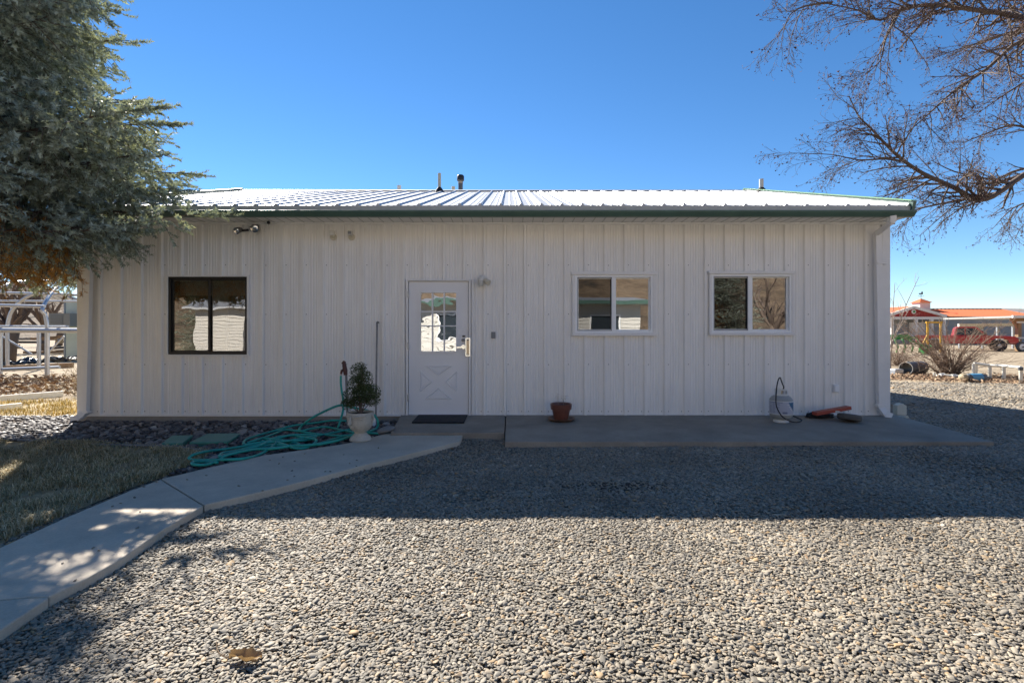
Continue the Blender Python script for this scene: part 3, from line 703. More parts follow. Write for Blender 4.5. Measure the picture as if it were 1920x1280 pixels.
# ------------------------------------------------------------------ things fixed to the wall
t = thing('security_light', 'twin head security floodlight under the eave above dark window', 'light', (WX(482),D,WZ(432)))
b = MB().lathe([(.055,-.05),(.052,-.02),(.058,0)],(WX(480),D-.035,WZ(430)),14,'y'); b.build('base','steel_grey',t,smooth=True)
for (px_,py_),(qx,qy),r_ in (((489,433.5),(482,428),.062),((455.5,438),(470,433),.052)):
    c = Vector((WX(px_),D-.20,WZ(py_))); a = Vector((WX(qx),D-.07,WZ(qy)))
    MB().tube([a,a.lerp(c,.55)],.017,8).build('arm','dark_metal',t,smooth=True)
    dv = (c-a).normalized(); dv = Vector((dv.x*.25,-.9,-.42)).normalized()
    h = MB().tube([c-dv*.13,c-dv*.09,c-dv*.03,c],[.022,.042,r_*.92,r_],14); hd = h.build('lamp_head','steel_grey',t,smooth=True)
    MB().tube([c+dv*.001,c+dv*.012],[r_*.92,r_*.6],14).build('lens','lens',hd,smooth=True)
t = thing('security_camera', 'small white dome camera hanging under the eave', 'camera', (WX(510),D-.1,3.07))
MB().lathe([(.045,0),(.042,-.02),(.02,-.03),(.018,-.07)][::-1],(WX(508),D-.12,3.07),14).build('mount','lamp_white',t,smooth=True)
MB().ball((WX(511.5),D-.13,WZ(420.5)),.042,14,10).build('body','lamp_white',t,smooth='all')
MB().lathe([(.022,-.012),(.027,0)],(WX(513),D-.165,WZ(421.5)),14,'y').build('lens','black',t,smooth=True)
for px_, dark, lab in ((626,False,'cream wall sensor with white cap left of its twin'),(660,True,'cream wall sensor with dark grille on its cap')):
    t = thing('wall_sensor', lab, 'sensor', (WX(px_),D,WZ(442)), group='sensors under the eave')
    MB().lathe([(.052,-.012),(.052,0)],(WX(px_),D-.012,WZ(445)),18,'y').build('base','beige',t,smooth=True)
    MB().box((WX(px_)-.012,D-.06,WZ(447)),(WX(px_)+.012,D-.02,WZ(442))).build('arm','beige',t)
    hb = MB().box((WX(px_)-.034,D-.115,WZ(443)),(WX(px_)+.034,D-.045,WZ(434.5))).build('cap','lamp_white',t,bevel=.006)
    if dark: MB().box((WX(px_)-.026,D-.119,WZ(441.5)),(WX(px_)+.026,D-.1155,WZ(436))).build('grille','grey_box',hb)
t = thing('porch_light', 'white motion sensor lamp on the wall beside the door', 'light', (WX(904),D,WZ(528)))
MB().ball((WX(904.5),D-.06,WZ(523)),.052,14,10,(1,.9,1)).build('base','lamp_white',t,smooth='all')
MB().lathe([(.045,0),(.046,.012),(.035,.03)],(WX(902),D-.12,WZ(527)),16).build('shade','lamp_white',t,smooth=True)
MB().lathe([(.030,0),(.043,.02),(.043,.085)],(WX(902),D-.12,WZ(527)-.085),16).build('lamp_glass','lamp_glass',t,smooth=True)
MB().tube([(WX(909),D-.10,WZ(526)),(WX(917),D-.15,WZ(532))],[.032,.045],14).build('sensor_head','beige',t,smooth=True)
t = tag(MB().box((WX(921.3),D-.038,WZ(634)),(WX(928.8),D-.002,WZ(622))).build('doorbell','grey_box',bevel=.006),'small grey plastic box on the wall right of the door','door bell')
t = thing('outlet_cover','white weatherproof outlet cover low on the wall above the tyre','outlet',(WX(1565),D,WZ(728)))
MB().box((WX(1560.5),D-.035,WZ(735)),(WX(1570),D-.002,WZ(720))).build('back_plate','trim_white',t,bevel=.008)
MB().box((WX(1561.3),D-.058,WZ(734.4)),(WX(1569.4),D-.037,WZ(720.8))).build('cover','vinyl_white',t,bevel=.01)
# ------------------------------------------------------------------ things on the slab and in the bed
def zs(y): return .078+(y-6.16)*.0218          # slab height
b = MB(); q = [(WX(784)+.0,7.86),(WX(877),7.86),(-.64,7.30),(-1.385,7.33)]
q = [(P(784.5,0,7.84).x,7.84),(P(876.6,0,7.84).x,7.84),(P(870,0,7.20).x,7.20),(P(772,0,7.22).x,7.22)]
b.add([(x,y,.128) for x,y in q]+[(x,y,.112) for x,y in q],[(3,2,1,0),(4,5,6,7),(0,1,5,4),(1,2,6,5),(2,3,7,6),(3,0,4,7)])
tag(b.build('doormat','mat_black',bevel=.006),'black rubber doormat in front of the white door','doormat')
# terracotta pot
c = Vector((P(1052,0,7.45).x,7.45,zs(7.45)))
t = thing('flower_pot','terracotta flower pot with a few dry stems on its saucer','pot',c)
MB().lathe([(.098,.012),(.104,.02),(.130,.155),(.132,.165),(.150,.167),(.158,.242),(.152,.248),(.142,.245),(.132,.215)],c,28).build('pot','terracotta',t,smooth=True)
MB().lathe([(.14,.0),(.17,.006),(.205,.036),(.198,.040),(.16,.014)],c,28).build('saucer','saucer',t,smooth=True)
MB().lathe([(.132,.20),(.133,.216)],c,20).build('soil','soil',t)
b = MB()
for k in range(7):
    a = rnd.uniform(0,6.3); r_ = rnd.uniform(.02,.1); p0 = c+Vector((r_*math.cos(a),r_*math.sin(a),.18)); h = rnd.uniform(.14,.23)
    b.tube([p0,p0+Vector((rnd.uniform(-.02,.02),0,h*.5)),p0+Vector((rnd.uniform(-.04,.04),0,h)),p0+Vector((rnd.uniform(-.08,.08),0,h*rnd.uniform(.85,1)))],.0016,4)
b.build('dry_stems','dry_stem',t)
# urn with a face
c = G(673,827,zw); c.y -= .0
c = Vector((c.x, c.y+.07, zw+.002))
t = thing('face_urn','pale stone urn with a carved face standing on the walk','urn',c)
prof = [(.130,0),(.134,.012),(.118,.04),(.080,.075),(.068,.092),(.076,.105),(.108,.130),(.140,.175),(.155,.23),(.160,.29),(.163,.335),(.160,.345),(.148,.345),(.140,.31)]
MB().lathe(prof,c,32).build('bowl','urn_stone',t,smooth=True)
def onface(az, z, out=0.0):
    r_ = np.interp(z,[p_[1] for p_ in prof[6:11]],[p_[0] for p_ in prof[6:11]])+out
    return c+Vector((r_*math.sin(az),-r_*math.cos(az),z))
b = MB(); b.tube([onface(-.45,.325,.0),onface(-.47,.27,.016),onface(-.48,.225,.030),onface(-.48,.215,.010)],[.012,.018,.028,.012],8); b.build('nose','urn_stone',t,smooth=True)
b = MB(); b.tube([onface(a_,.305+.012*math.sin((a_+.3)*2),.004) for a_ in np.linspace(-.33,.6,9)],.014,6); b.tube([onface(a_,.305,.004) for a_ in np.linspace(-1.15,-.6,6)],.014,6); b.build('brow','urn_stone',t,smooth=True)
b = MB(); b.tube([onface(a_,.278+.008*math.cos((a_-.1)*4),.001) for a_ in np.linspace(-.25,.45,8)],.011,6); b.tube([onface(a_,.278,.001) for a_ in np.linspace(-1.05,-.68,5)],.008,6); b.build('eyelids','urn_stone',t,smooth=True)
b = MB(); b.tube([onface(a_,.178+.004*math.cos(a_*6),.004) for a_ in np.linspace(-.75,-.2,7)],[.004,.010,.014,.011,.014,.010,.004],6); b.build('mouth','urn_stone',t,smooth=True)
b = MB(); b.tube([onface(1.2,.31,.004),onface(1.32,.30,.014),onface(1.34,.26,.014),onface(1.25,.225,.004)],[.008,.012,.011,.006],8); b.build('ear','urn_stone',t,smooth=True)
MB().lathe([(.140,.30),(.141,.322)],c,20).build('soil','soil',t)
# shrub in the urn
base = c+Vector((0,0,.32))
t = thing('potted_shrub','small dark evergreen shrub growing in the stone urn','shrub',base)
b = MB(); lf = MB()
lobes = [((-.03,.0,.50),(.10,.10,.13)),((.05,.0,.42),(.10,.10,.12)),((-.05,.02,.37),(.11,.1,.10)),((.12,-.02,.27),(.13,.12,.10)),((.02,.0,.25),(.13,.12,.11)),((-.13,.0,.20),(.09,.10,.12)),((-.16,.0,.12),(.08,.08,.07)),((.15,.0,.17),(.09,.09,.07)),((.02,0,.58),(.045,.05,.06)),((-.02,.05,.15),(.12,.1,.06))]
for (lx,ly,lz),(rx,ry,rz_) in lobes:
    e = base+Vector((lx,ly,lz)); b.tube([base+Vector((rnd.uniform(-.02,.02),rnd.uniform(-.02,.02),0)),base+Vector((lx*.4,ly*.4,lz*.45)),e],[.010,.006,.003],5)
    for k in range(int(150000*rx*ry*rz_**.35)):
        while True:
            q = Vector((rnd.uniform(-1,1),rnd.uniform(-1,1),rnd.uniform(-1,1)))
            if .25 < q.length < 1: break
        ctr = e+Vector((q.x*rx,q.y*ry,q.z*rz_)); dv = (q+Vector((rnd.uniform(-.6,.6),rnd.uniform(-.6,.6),rnd.uniform(-.2,.9)))).normalized(); sd = dv.orthogonal().normalized(); sd = Matrix.Rotation(rnd.uniform(0,6.3),3,dv)@sd
        l_ = rnd.uniform(.012,.022); lf.add([ctr-sd*.004,ctr+dv*l_*.5-sd*.007,ctr+dv*l_,ctr+dv*l_*.5+sd*.007],[(0,1,2,3)])
    for k in range(5):
        q = Vector((rnd.uniform(-1,1)*rx,rnd.uniform(-1,1)*ry,rnd.uniform(-.8,.8)*rz_)); b.tube([e.lerp(base,.3),e+q],[.003,.0015],4)
b.build('stem','bark',t); lf.build('crown','shrub_leaf',t,fix=False)
# yard hydrant
hx, hy = P(646.5,0,7.35).x, 7.35; hz = lambda py: P(0,py,7.35).z
t = thing('yard_hydrant','rusty red yard hydrant on a grey pipe behind the shrub','hydrant',(hx,hy,0))
MB().tube([(hx+.045,hy,-.02),(hx+.02,hy,hz(702))],.017,10).build('riser','steel_grey',t,smooth=True)
b = MB(); b.tube([(hx+.012,hy,hz(703)),(hx+.006,hy,hz(694)),(hx-.006,hy,hz(686)),(hx-.012,hy,hz(678))],[.026,.033,.030,.024],10); b.bar((hx-.03,hy,hz(682)),(hx-.004,hy,hz(677)),.05,.03); b.build('head','hydrant_red',t,smooth=True)
b = MB().tube([(hx-.01,hy-.01,hz(692)),(hx-.04,hy-.01,hz(695)),(hx-.052,hy-.01,hz(701))],.017,8); b.build('spout','hydrant_red',t,smooth=True)
MB().tube([(hx-.052,hy-.01,hz(700.5)),(hx-.053,hy-.01,hz(704))],.017,10).build('coupling','galv',t,smooth=True)
# hose
def HZ(u, v): return (320+u*420/1920, 740+v*160/731)
hpx = [(1785,330),(1680,322),(1760,290),(1778,235),(1750,180),(1700,140),(1620,120),(1540,105),(1450,90),(1330,135),(1200,205),(1115,275),(1105,305),(1180,325),(1330,342),(1500,350),(1590,330),(1480,305),(1330,275),(1200,290),(1110,310),(980,300),(860,345),(740,385),(660,412),(720,420),(900,378),(1040,345),(1240,348),(1180,385),(1000,392),(840,376),(760,380),(820,400),(980,398),(1160,365),(1360,330),(1540,295),(1640,262),(1560,232),(1400,218),(1240,240),(1060,262),(900,305),(730,352),(645,385),(628,420),(690,428),(850,398),(960,420),(1060,455),(1170,450),(1250,392),(1190,372),(1040,352),(900,365),(800,420),(700,455),(560,478),(440,500),(420,530),(460,515),(600,470),(760,425),(900,402),(860,450),(760,510),(620,545),(440,556),(250,558),(160,550),(190,515),(300,485),(460,465),(620,440),(760,408),(960,400),(1100,420),(1020,440),(860,462),(720,462),(860,430),(1080,435),(1260,420),(1420,372),(1560,345),(1440,388),(1230,430),(1000,445),(700,470),(480,520),(400,570),(300,598),(200,596),(190,575),(280,570),(400,580)]
pts_ = []; lift = 0
for i, (u, v) in enumerate(hpx):
    px_, py_ = HZ(u, v)
    z = .055+.03*(.5+.5*math.sin(i*1.7))
    if 4 <= i <= 10: z = {4:.16,5:.27,6:.30,7:.34,8:.36,9:.28,10:.14}[i]; 
    dd = 7.05 if 3 <= i <= 10 else None
    if i <= 2: dd = None
    g = G(px_, py_, z)
    if dd: g = P(px_, py_, dd)
    if g.y > 7.6: g = P(px_,py_,7.55); 
    inb = any(in_poly(g.x,g.y,pp) for pp in path_polys[2:3])
    if inb and g.z < zw+.02: g.z = zw+.018
    pts_.append(g)
sp_ = [hx-.053, hy-.01, hz(703)]
t = thing('garden_hose','long teal garden hose heaped in loose coils on the river rock','hose',(-3,6.6,0))
MB().tube(smooth_path(pts_,7),.0155,8).build('hose_coil','hose',t,smooth='all',fix=False)
MB().tube(smooth_path([sp_,(hx-.05,hy-.02,hz(718)),(hx-.035,hy-.03,hz(732)),(hx-.01,hy-.05,hz(748)),(hx+.0,hy-.08,hz(768)),(hx-.03,hy-.2,.06)],6),.0155,8).build('hose_lead','hose',t,smooth='all')
# leaning rod
t = thing('steel_rod','thin grey steel rod leaning against the wall left of the door','rod',(P(704.5,0,7.62).x,7.62,0))
a_ = P(704.5,783,7.62); e_ = P(707,605,7.83)
MB().tube([a_-Vector((0,0,.09)),e_],.0135,10).build('shaft','steel_grey',t,smooth=True); MB().tube([e_,e_+Vector((.012,-.01,.012)),e_+Vector((.03,-.02,.0))],.015,8).build('hooked_tip','steel_grey',t,smooth=True)
# lids
for q, lab in (([(303,830.5),(322,816),(362,815),(342,830)],'smaller green plastic access lid in the river rock, left one'),([(355,828.5),(388,812.5),(452,811.5),(428,827)],'larger green plastic access lid in the river rock, beside the hose')):
    pp = [G(u,v,.065) for u,v in q]; cx = sum((p_ for p_ in pp),Vector())/4
    t = thing('access_lid',lab,'lid',(cx.x,cx.y,0),group='green lids in the rock bed')
    b = MB(); b.add([tuple(p_) for p_ in pp]+[(p_.x,p_.y,p_.z-.028) for p_ in pp],[(0,1,2,3),(7,6,5,4)]+[(i,(i+1)%4,(i+1)%4+4,i+4) for i in range(4)]); b.build('cover','lid_green',t,bevel=.006)
    b = MB(); b.add([(cx.x+(p_.x-cx.x)*.93,cx.y+(p_.y-cx.y)*.93,.036) for p_ in pp]+[(cx.x+(p_.x-cx.x)*.93,cx.y+(p_.y-cx.y)*.93,-.05) for p_ in pp],[(0,1,2,3),(7,6,5,4)]+[(i,(i+1)%4,(i+1)%4+4,i+4) for i in range(4)]); b.build('riser','lid_green',t)
# grey splash stone, white rock, white jug, urn-side box
sm_ = stone_mesh('grey_stone',3,3); sm_.materials.append(M['edging'])
o = bpy.data.objects.new('grey_stone',sm_); S.collection.objects.link(o); p_ = G(721,813,zw); o.location = (p_.x,p_.y+.04,zw+.04); o.scale = (.115,.07,.05); o.rotation_euler = (0,-.25,.4); tag(o,'smooth grey stone lying at the corner of the door pad','stone')
t = thing('broken_cap','small white broken plastic cap on the gravel by the door pad','debris',G(901,816,.02))
p_ = G(901,817,.0); p_.z = .012
MB().lathe([(.062,0),(.066,.015),(.045,.03),(.04,.05),(.025,.06)],p_,14).build('cap','vinyl_white',t,smooth=True); MB().lathe([(.09,.0),(.092,.008),(.05,.012)],p_+Vector((.01,-.01,0)),11).build('flange','vinyl_white',t,smooth=True)
p_ = G(1687,783,.0); p_.z = .0
t = thing('white_jug','cream plastic block standing on gravel beside the building corner','container',p_)
MB().prism([(p_.x-.078,.05),(p_.x+.078,.05),(p_.x+.078,.20),(p_.x+.04,.222),(p_.x+.03,.235),(p_.x-.03,.235),(p_.x-.045,.218),(p_.x-.078,.212)],'y',p_.y-.05,p_.y+.05).build('body','jug',t,bevel=.01)
MB().prism([(p_.x-.08,.0),(p_.x+.10,-.0),(p_.x+.075,.047),(p_.x-.078,.047)],'y',p_.y-.075,p_.y+.05).build('foot','jug',t,bevel=.004)
p_ = G(697,800,.03)
tag(MB().box((p_.x-.02,p_.y+.1,.02),(p_.x+.025,p_.y+.16,.16)).build('irrigation_box','vinyl_white',bevel=.006),'small white plastic box just behind the stone urn','box')
# propane tank
c = Vector((P(1464.5,0,7.35).x,7.35,zs(7.35)+.002))
t = thing('propane_tank','white propane tank with a blue printed label standing by the wall','propane tank',c)
prof = [(.075,.032),(.115,.045),(.146,.085),(.1535,.12),(.1535,.30),(.150,.325),(.125,.36),(.085,.382),(.05,.388)]
body = MB().lathe(prof,c,36).build('body','tank_grey',t,smooth=True)
MB().lathe([(.098,.0),(.102,.0),(.102,.07),(.098,.07)],c,30,cap=False).build('foot_ring','tank_white',t,smooth=True)
def arc(b, a0, a1, r0, z0, z1, n=12, c=c):
    for k in range(n):
        u0 = a0+(a1-a0)*k/n-.45; u1 = a0+(a1-a0)*(k+1)/n-.45
        q = [(c.x+r_*math.sin(u),c.y-r_*math.cos(u)) for u in (u0,u1) for r_ in (r0,)]
        b.add([(q[0][0],q[0][1],c.z+z0),(q[1][0],q[1][1],c.z+z0),(q[1][0],q[1][1],c.z+z1),(q[0][0],q[0][1],c.z+z1)],[(0,1,2,3)])
    return b
lb = arc(MB(),-2.0,2.0,.1552,.125,.302,40).build('label_sleeve','label_pale',body,smooth='all')
for z_ in (.119,.300): arc(MB(),-2.0,2.0,.1562,z_,z_+.009,40).build('label_border','tank_white',body,smooth='all')
b = MB()
for k in range(6):                      # blue swoosh
    u0 = .62+k*.13; b2 = .285-.0; z0 = .285-.115*((k)/5)**.8; 
    arc(b,u0,u0+.13,.1563,z0-.012,.292,2)
b.build('blue_swoosh','label_blue',body)
b = MB()
for k in range(6):
    u0 = .50+k*.13; z0 = .285-.115*((k)/5)**.8; arc(b,u0,u0+.13,.1567,z0-.03,z0-.016,2)
b.build('swoosh_edge','tank_white',body)
b = MB(); arc(b,-1.2,.1,.1563,.288,.297,10); arc(b,.08,.5,.1563,.135,.162,6)
for col in range(3):
    for row in range(9):
        if rnd.random() < .85: u0 = -1.15+col*.38; arc(b,u0,u0+rnd.uniform(.18,.31),.1563,.272-row*.0155,.277-row*.0155,3)
tag(b.build('label_print','label_ink',body),kind='stuff')
for a0,a1 in ((-1.35,-.9),(-.62,-.02),(.42,.62),(.98,1.3),(2,4.2)): arc(arc(MB(),a0,a1,.088,.375,.456,8),a1,a0,.084,.375,.456,8).build('collar_post','tank_white',t,smooth=True)
for z0,z1 in ((.455,.478),(.375,.405)): arc(arc(MB(),-1.35,1.3,.0885,z0,z1,20),1.3,-1.35,.0835,z0,z1,20).build('collar_ring','tank_white',t,smooth=True)
MB().lathe([(.02,.38),(.02,.43),(.032,.435),(.032,.455)],c,12).build('valve','brass_plate',t,smooth=True)
def TP(u, v, d): return P(1430+u*80/1024, 700+v*100/1280, d)
MB().tube(smooth_path([c+Vector((.01,0,.44)),TP(505,340,7.3),TP(470,240,7.27),TP(440,150,7.24),TP(418,100,7.2),TP(380,140,7.17),TP(345,280,7.15),TP(325,450,7.14),TP(318,650,7.13),TP(330,780,7.12),TP(380,900,7.11),TP(460,1020,7.09),TP(560,1095,7.06)+Vector((0,0,.0)),TP(680,1150,7.0),TP(800,1168,6.98),TP(900,1155,7.0),TP(935,1115,7.1),TP(840,1065,7.25),TP(700,1005,7.42)],6),.0085,8).build('gas_hose','rubber',t,smooth='all')
# trailer jack: red bar with wheel, black bundle
c = Vector((P(1590,0,7.4).x,7.4,zs(7.4)))
t = thing('red_jack','red steel bar with a small grey wheel lying on the slab','jack',c)
def TZ(u, v, d): return P(1500+u*220/1920, 740+v*60/524, d)
MB().bar(TZ(235,305,7.45),TZ(800,208,7.55),.10,.05).build('bar','red_paint',t,bevel=.005)
b = MB().lathe([(.07,-.04),(.125,-.045),(.150,-.03),(.154,-.004),(.146,.0),(.154,.004),(.150,.03),(.125,.045),(.07,.04)],(0,0,0),28)
rot = Matrix.Rotation(R(9),3,'Y')@Matrix.Rotation(R(-6),3,'X'); b.v = [tuple(rot@Vector(v)+c+Vector((.0,-.03,.062))) for v in b.v]; b.build('wheel','tyre_grey',t,smooth=True)
b = MB().lathe([(.02,-.05),(.068,-.043),(.068,.043),(.02,.05)],(0,0,0),16); b.v = [tuple(rot@Vector(v)+c+Vector((.0,-.03,.062))) for v in b.v]; b.build('hub','rust',t,smooth=True)
MB().bar(TZ(590,275,7.46),TZ(640,285,7.42),.03,.03).build('pin','lamp_white',t)
bm = bmesh.new(); bmesh.ops.create_icosphere(bm,subdivisions=4,radius=1)
cb = Vector((P(1537,0,7.66).x,7.66,zs(7.66)+.03))
for v in bm.verts:
    f = 1+.35*mnoise.noise(v.co*2.2)+.15*mnoise.noise(v.co*6); v.co = Vector((v.co.x*f*.19,v.co.y*f*.07,max(-.03,v.co.z*f*.065)))
me = bpy.data.meshes.new('black_bundle'); bm.to_mesh(me); bm.free(); me.materials.append(M['rubber']); me.polygons.foreach_set('use_smooth',[True]*len(me.polygons))
o = bpy.data.objects.new('black_bundle',me); S.collection.objects.link(o); o.location = cb; tag(o,'crumpled black bundle behind the red bar at the wall','bundle')
# edging strip
ed = smooth_path([G(-260,820,.03),G(0,823,.03),G(90,829,.03),G(200,834,.03),G(300,836,.03),G(372,843,.03),G(392,850,.03)],5)
tag(MB().tube(ed,.02,6).build('lawn_edging','edging',smooth=True),'grey lawn edging strip between grass and river rock','edging')
# dead leaf on the gravel
p_ = G(455,1245,.0); t = thing('dead_leaf','curled tan dead leaf with a long stalk on the gravel','leaf',(p_.x,p_.y,.02))
b = MB(); nu, nv = 12, 7
for i in range(nu+1):
    for j in range(nv+1):
        u = i/nu; v = (j/nv-.5)*2; wv = math.sin(math.pi*min(1,u*.92+.05))**.7*.032*(1+.22*math.sin(u*23))
        b.v.append((p_.x-.055+u*.135, p_.y+v*wv*.9+.006*math.sin(u*9), .024+.034*abs(v)**1.5*(1-.4*u)+.006*math.sin(u*9+v*3)))
for i in range(nu):
    for j in range(nv): q = i*(nv+1)+j; b.f.append((q,q+nv+1,q+nv+2,q+1))
b.build('blade','leaf_dry',t,smooth='all')
MB().tube(smooth_path([(p_.x-.055,p_.y,.03),(p_.x-.09,p_.y+.005,.034),(p_.x-.125,p_.y+.03,.045),(p_.x-.145,p_.y+.06,.06)],4),.0028,5).build('stalk','leaf_dry',t,smooth=True)
# ------------------------------------------------------------------ blue spruce
def in_building(x, y, z):
    if XL-.12 < x < XR and D-.14 < y < YB and z < 3.1: return True
    if XL-.15 < x < XR and EY-.16 < y < 2*RY-EY: return z < 3.30+sl_*((y if y < RY else 2*RY-y)-EY)
    return False
def spruce(name, loc, label, Rz, z0, z1, seed, dens=1.0, group=None, cull=True, tips=True):
    r_ = random.Random(seed); g = np.random.default_rng(seed)
    t = thing(name, label, 'tree', loc, group=group); L0 = Vector(loc)
    tr = MB(); tr.tube([L0+Vector((0,0,-.1)),L0+Vector((.03,0,1.5)),L0+Vector((0,.05,4)),L0+Vector((.05,0,8)),L0+Vector((0,0,z1))],[.26,.22,.18,.10,.015],12)
    tr.build('trunk','bark',t,smooth='all')
    bb = MB(); shoots = []; dead = []
    z = z0
    while z < z1-.3:
        step = .15 if z < 6.2 else .40
        nb = 10 if z < 6.2 else 6; a0 = r_.uniform(0,6.3)
        for k in range(nb):
            a = a0+6.283*k/nb+r_.uniform(-.25,.25); Lb = Rz(z)*(r_.uniform(.72,.93)*(1 if math.sin(a) < .3 else float(np.interp(z,[3.6,4.3],[1.06,.80]))) if cull else r_.uniform(.62,1.0))
            dirh = Vector((math.cos(a),math.sin(a),0)); zz = z+r_.uniform(-.25,.25)
            droop = -.10-.10*max(0,(5-z)/3)+r_.uniform(-.06,.07)
            pts = []; n = 9
            for i in range(n+1):
                s_ = i/n; pts.append(L0+dirh*Lb*s_+Vector((0,0,zz+.0+Lb*(droop*s_*1.6+.16*s_*s_*s_)+.22*(1-s_)*0))+Vector((.05*math.sin(5*s_+k),.05*math.cos(4*s_+a),0)))
            m = n
            if cull:
                for i,p in enumerate(pts):
                    if in_building(*p) or p.z < 2.2+.35*max(0,p.x+5.2) or (p.x > -4.5 and p.y > 6.6): m = i-1; break
            if m < 3: continue
            bb.tube(pts[:m+1],[max(.006,.035*(Lb/4)*(1-i/(n+.5))) for i in range(m+1)],4,cap=False)
            side = dirh.cross(Vector((0,0,1)))
            hid = 1.0 if not tips or (math.cos(a) > -.35) else .3
            sgap = ((.040 if math.sin(a) > .3 and math.cos(a) > -.2 else .047 if math.cos(a) > .1 else .058) if z < 6.2 else .17)/dens/hid
            ns = max(3,int(Lb*m/n/sgap))
            for j in range(ns):
                s_ = .12+.88*((j+r_.random())/ns)**.8; s_ = min(.999,s_); f = s_*m; i = int(f); p = pts[i].lerp(pts[min(i+1,m)],f-i)
                inner = s_ < .42
                sgn = 1 if j % 2 else -1
                Ls = (.38+.34*(1-s_)*min(1,s_*3))*r_.uniform(.6,1.2)*(1 if Lb > 2 else .7)
                dv = (dirh*r_.uniform(.35,.9)+side*sgn*r_.uniform(.35,1.1)+Vector((0,0,r_.uniform(-1.2,.45)))).normalized()
                if j == ns-1 or s_ > .965: dv = (dirh+Vector((0,0,.15))).normalized()
                e = p+dv*Ls+Vector((0,0,-.12*Ls))
                if cull and (in_building(*e) or e.z < 2.05+.35*max(0,e.x+5.2) or (e.x > -4.5 and e.y > 6.6)): continue
                bb.tube([p,p.lerp(e,.55)+Vector((0,0,.02)),e],[.006,.004,.002],3,cap=False)
                nk = max(2,int(Ls/.076*dens))
                if inner and z < 3.4 and (math.cos(a) < .25 or not cull):
                    if r_.random() < .9:
                        for q in range(4): dead.append((*(p.lerp(e,r_.uniform(.4,1))),*(dv+Vector((r_.uniform(-.5,.5),r_.uniform(-.5,.5),r_.uniform(-.6,.1)))).normalized(),r_.uniform(.07,.11)))
                    continue
                for q in range(nk):
                    u = (q+.6)/nk; pp = p.lerp(e,u); sg = 1 if q % 2 else -1
                    sv = dv.cross(Vector((0,0,1))).normalized()
                    d2 = (dv*.8+sv*sg*r_.uniform(.3,.95)+Vector((0,0,r_.uniform(-.6,.5)))).normalized()
                    if q == nk-1: d2 = dv
                    if r_.random() < .93: shoots.append((*pp,*d2,r_.uniform(.11,.17)))
        z += step
    if cull:                                  # dead hanging twigs under the crown
        for k in range(330):
            y_ = L0.y+r_.uniform(-.6,1.75); x_ = r_.uniform(-8.0,-.845*y_); z_ = r_.uniform(2.25,2.9)
            if in_building(x_,y_,z_) or x_ > -5.0: continue
            p = Vector((x_,y_,z_)); dv = Vector((r_.uniform(-.5,.5),r_.uniform(-.5,.5),-r_.uniform(.4,1))).normalized(); e = p+dv*r_.uniform(.25,.55)
            if e.z < 1.75: continue
            bb.tube([p,p.lerp(e,.5)+Vector((.02,.02,0)),e],[.006,.004,.002],3,cap=False)
            for q in range(5): dead.append((*p.lerp(e,.2+.16*q+r_.uniform(-.05,.05)),*(dv+Vector((r_.uniform(-.9,.9),r_.uniform(-.9,.9),r_.uniform(-.3,.6)))).normalized(),r_.uniform(.07,.13)))
    bb.build('branches','bark',t,fix=False)
    def needles(lst, per, nm, mt, wdt):
        A = np.array(lst); 
        if len(A) == 0: return
        Pp = A[:,:3]; Dv = A[:,3:6]; Ln = A[:,6]
        n = len(A)*per; idx = np.repeat(np.arange(len(A)),per); s = np.tile((np.arange(per)+.5)/per,len(A))
        d = Dv[idx]; up = np.where(np.abs(d[:,2:3])>.9,np.array([[1.,0,0]]),np.array([[0,0,1.]])); u = np.cross(d,up); u /= np.linalg.norm(u,axis=1,keepdims=True); v = np.cross(d,u)
        a = g.random(n)*6.283; rad = u*np.cos(a)[:,None]+v*np.sin(a)[:,None]
        base = Pp[idx]+d*(Ln[idx]*s)[:,None]; nd = d*.5+rad*.9; nd /= np.linalg.norm(nd,axis=1,keepdims=True)
        nl = .044*(.75+.5*g.random(n)); tip = base+nd*nl[:,None]
        sd = np.cross(nd,rad+.3*d); sd /= np.linalg.norm(sd,axis=1,keepdims=True)+1e-9
        V = np.stack([base-sd*wdt,base+sd*wdt,tip],1).reshape(-1,3); Fc = np.arange(n*3).reshape(-1,3)
        return np_mesh(nm, V, Fc, mt, t)
    needles(shoots, 24 if cull else 12, 'crown', 'needle', .0105 if cull else .014); needles(dead, 14, 'dead_needles', 'needle_dead', .005)
    print(name, 'shoots', len(shoots), 'dead', len(dead))
    return t
TL = (-7.7,5.6,0)
Rmain = lambda z: float(np.interp(z,[2.2,3.0,4.2,5.0,8.0,14.5],[3.9,4.4,4.1,3.7,3.0,.1]))
sp_main = spruce('spruce_tree',TL,'large blue spruce overhanging the left end of the building',Rmain,2.8,13.5,3)
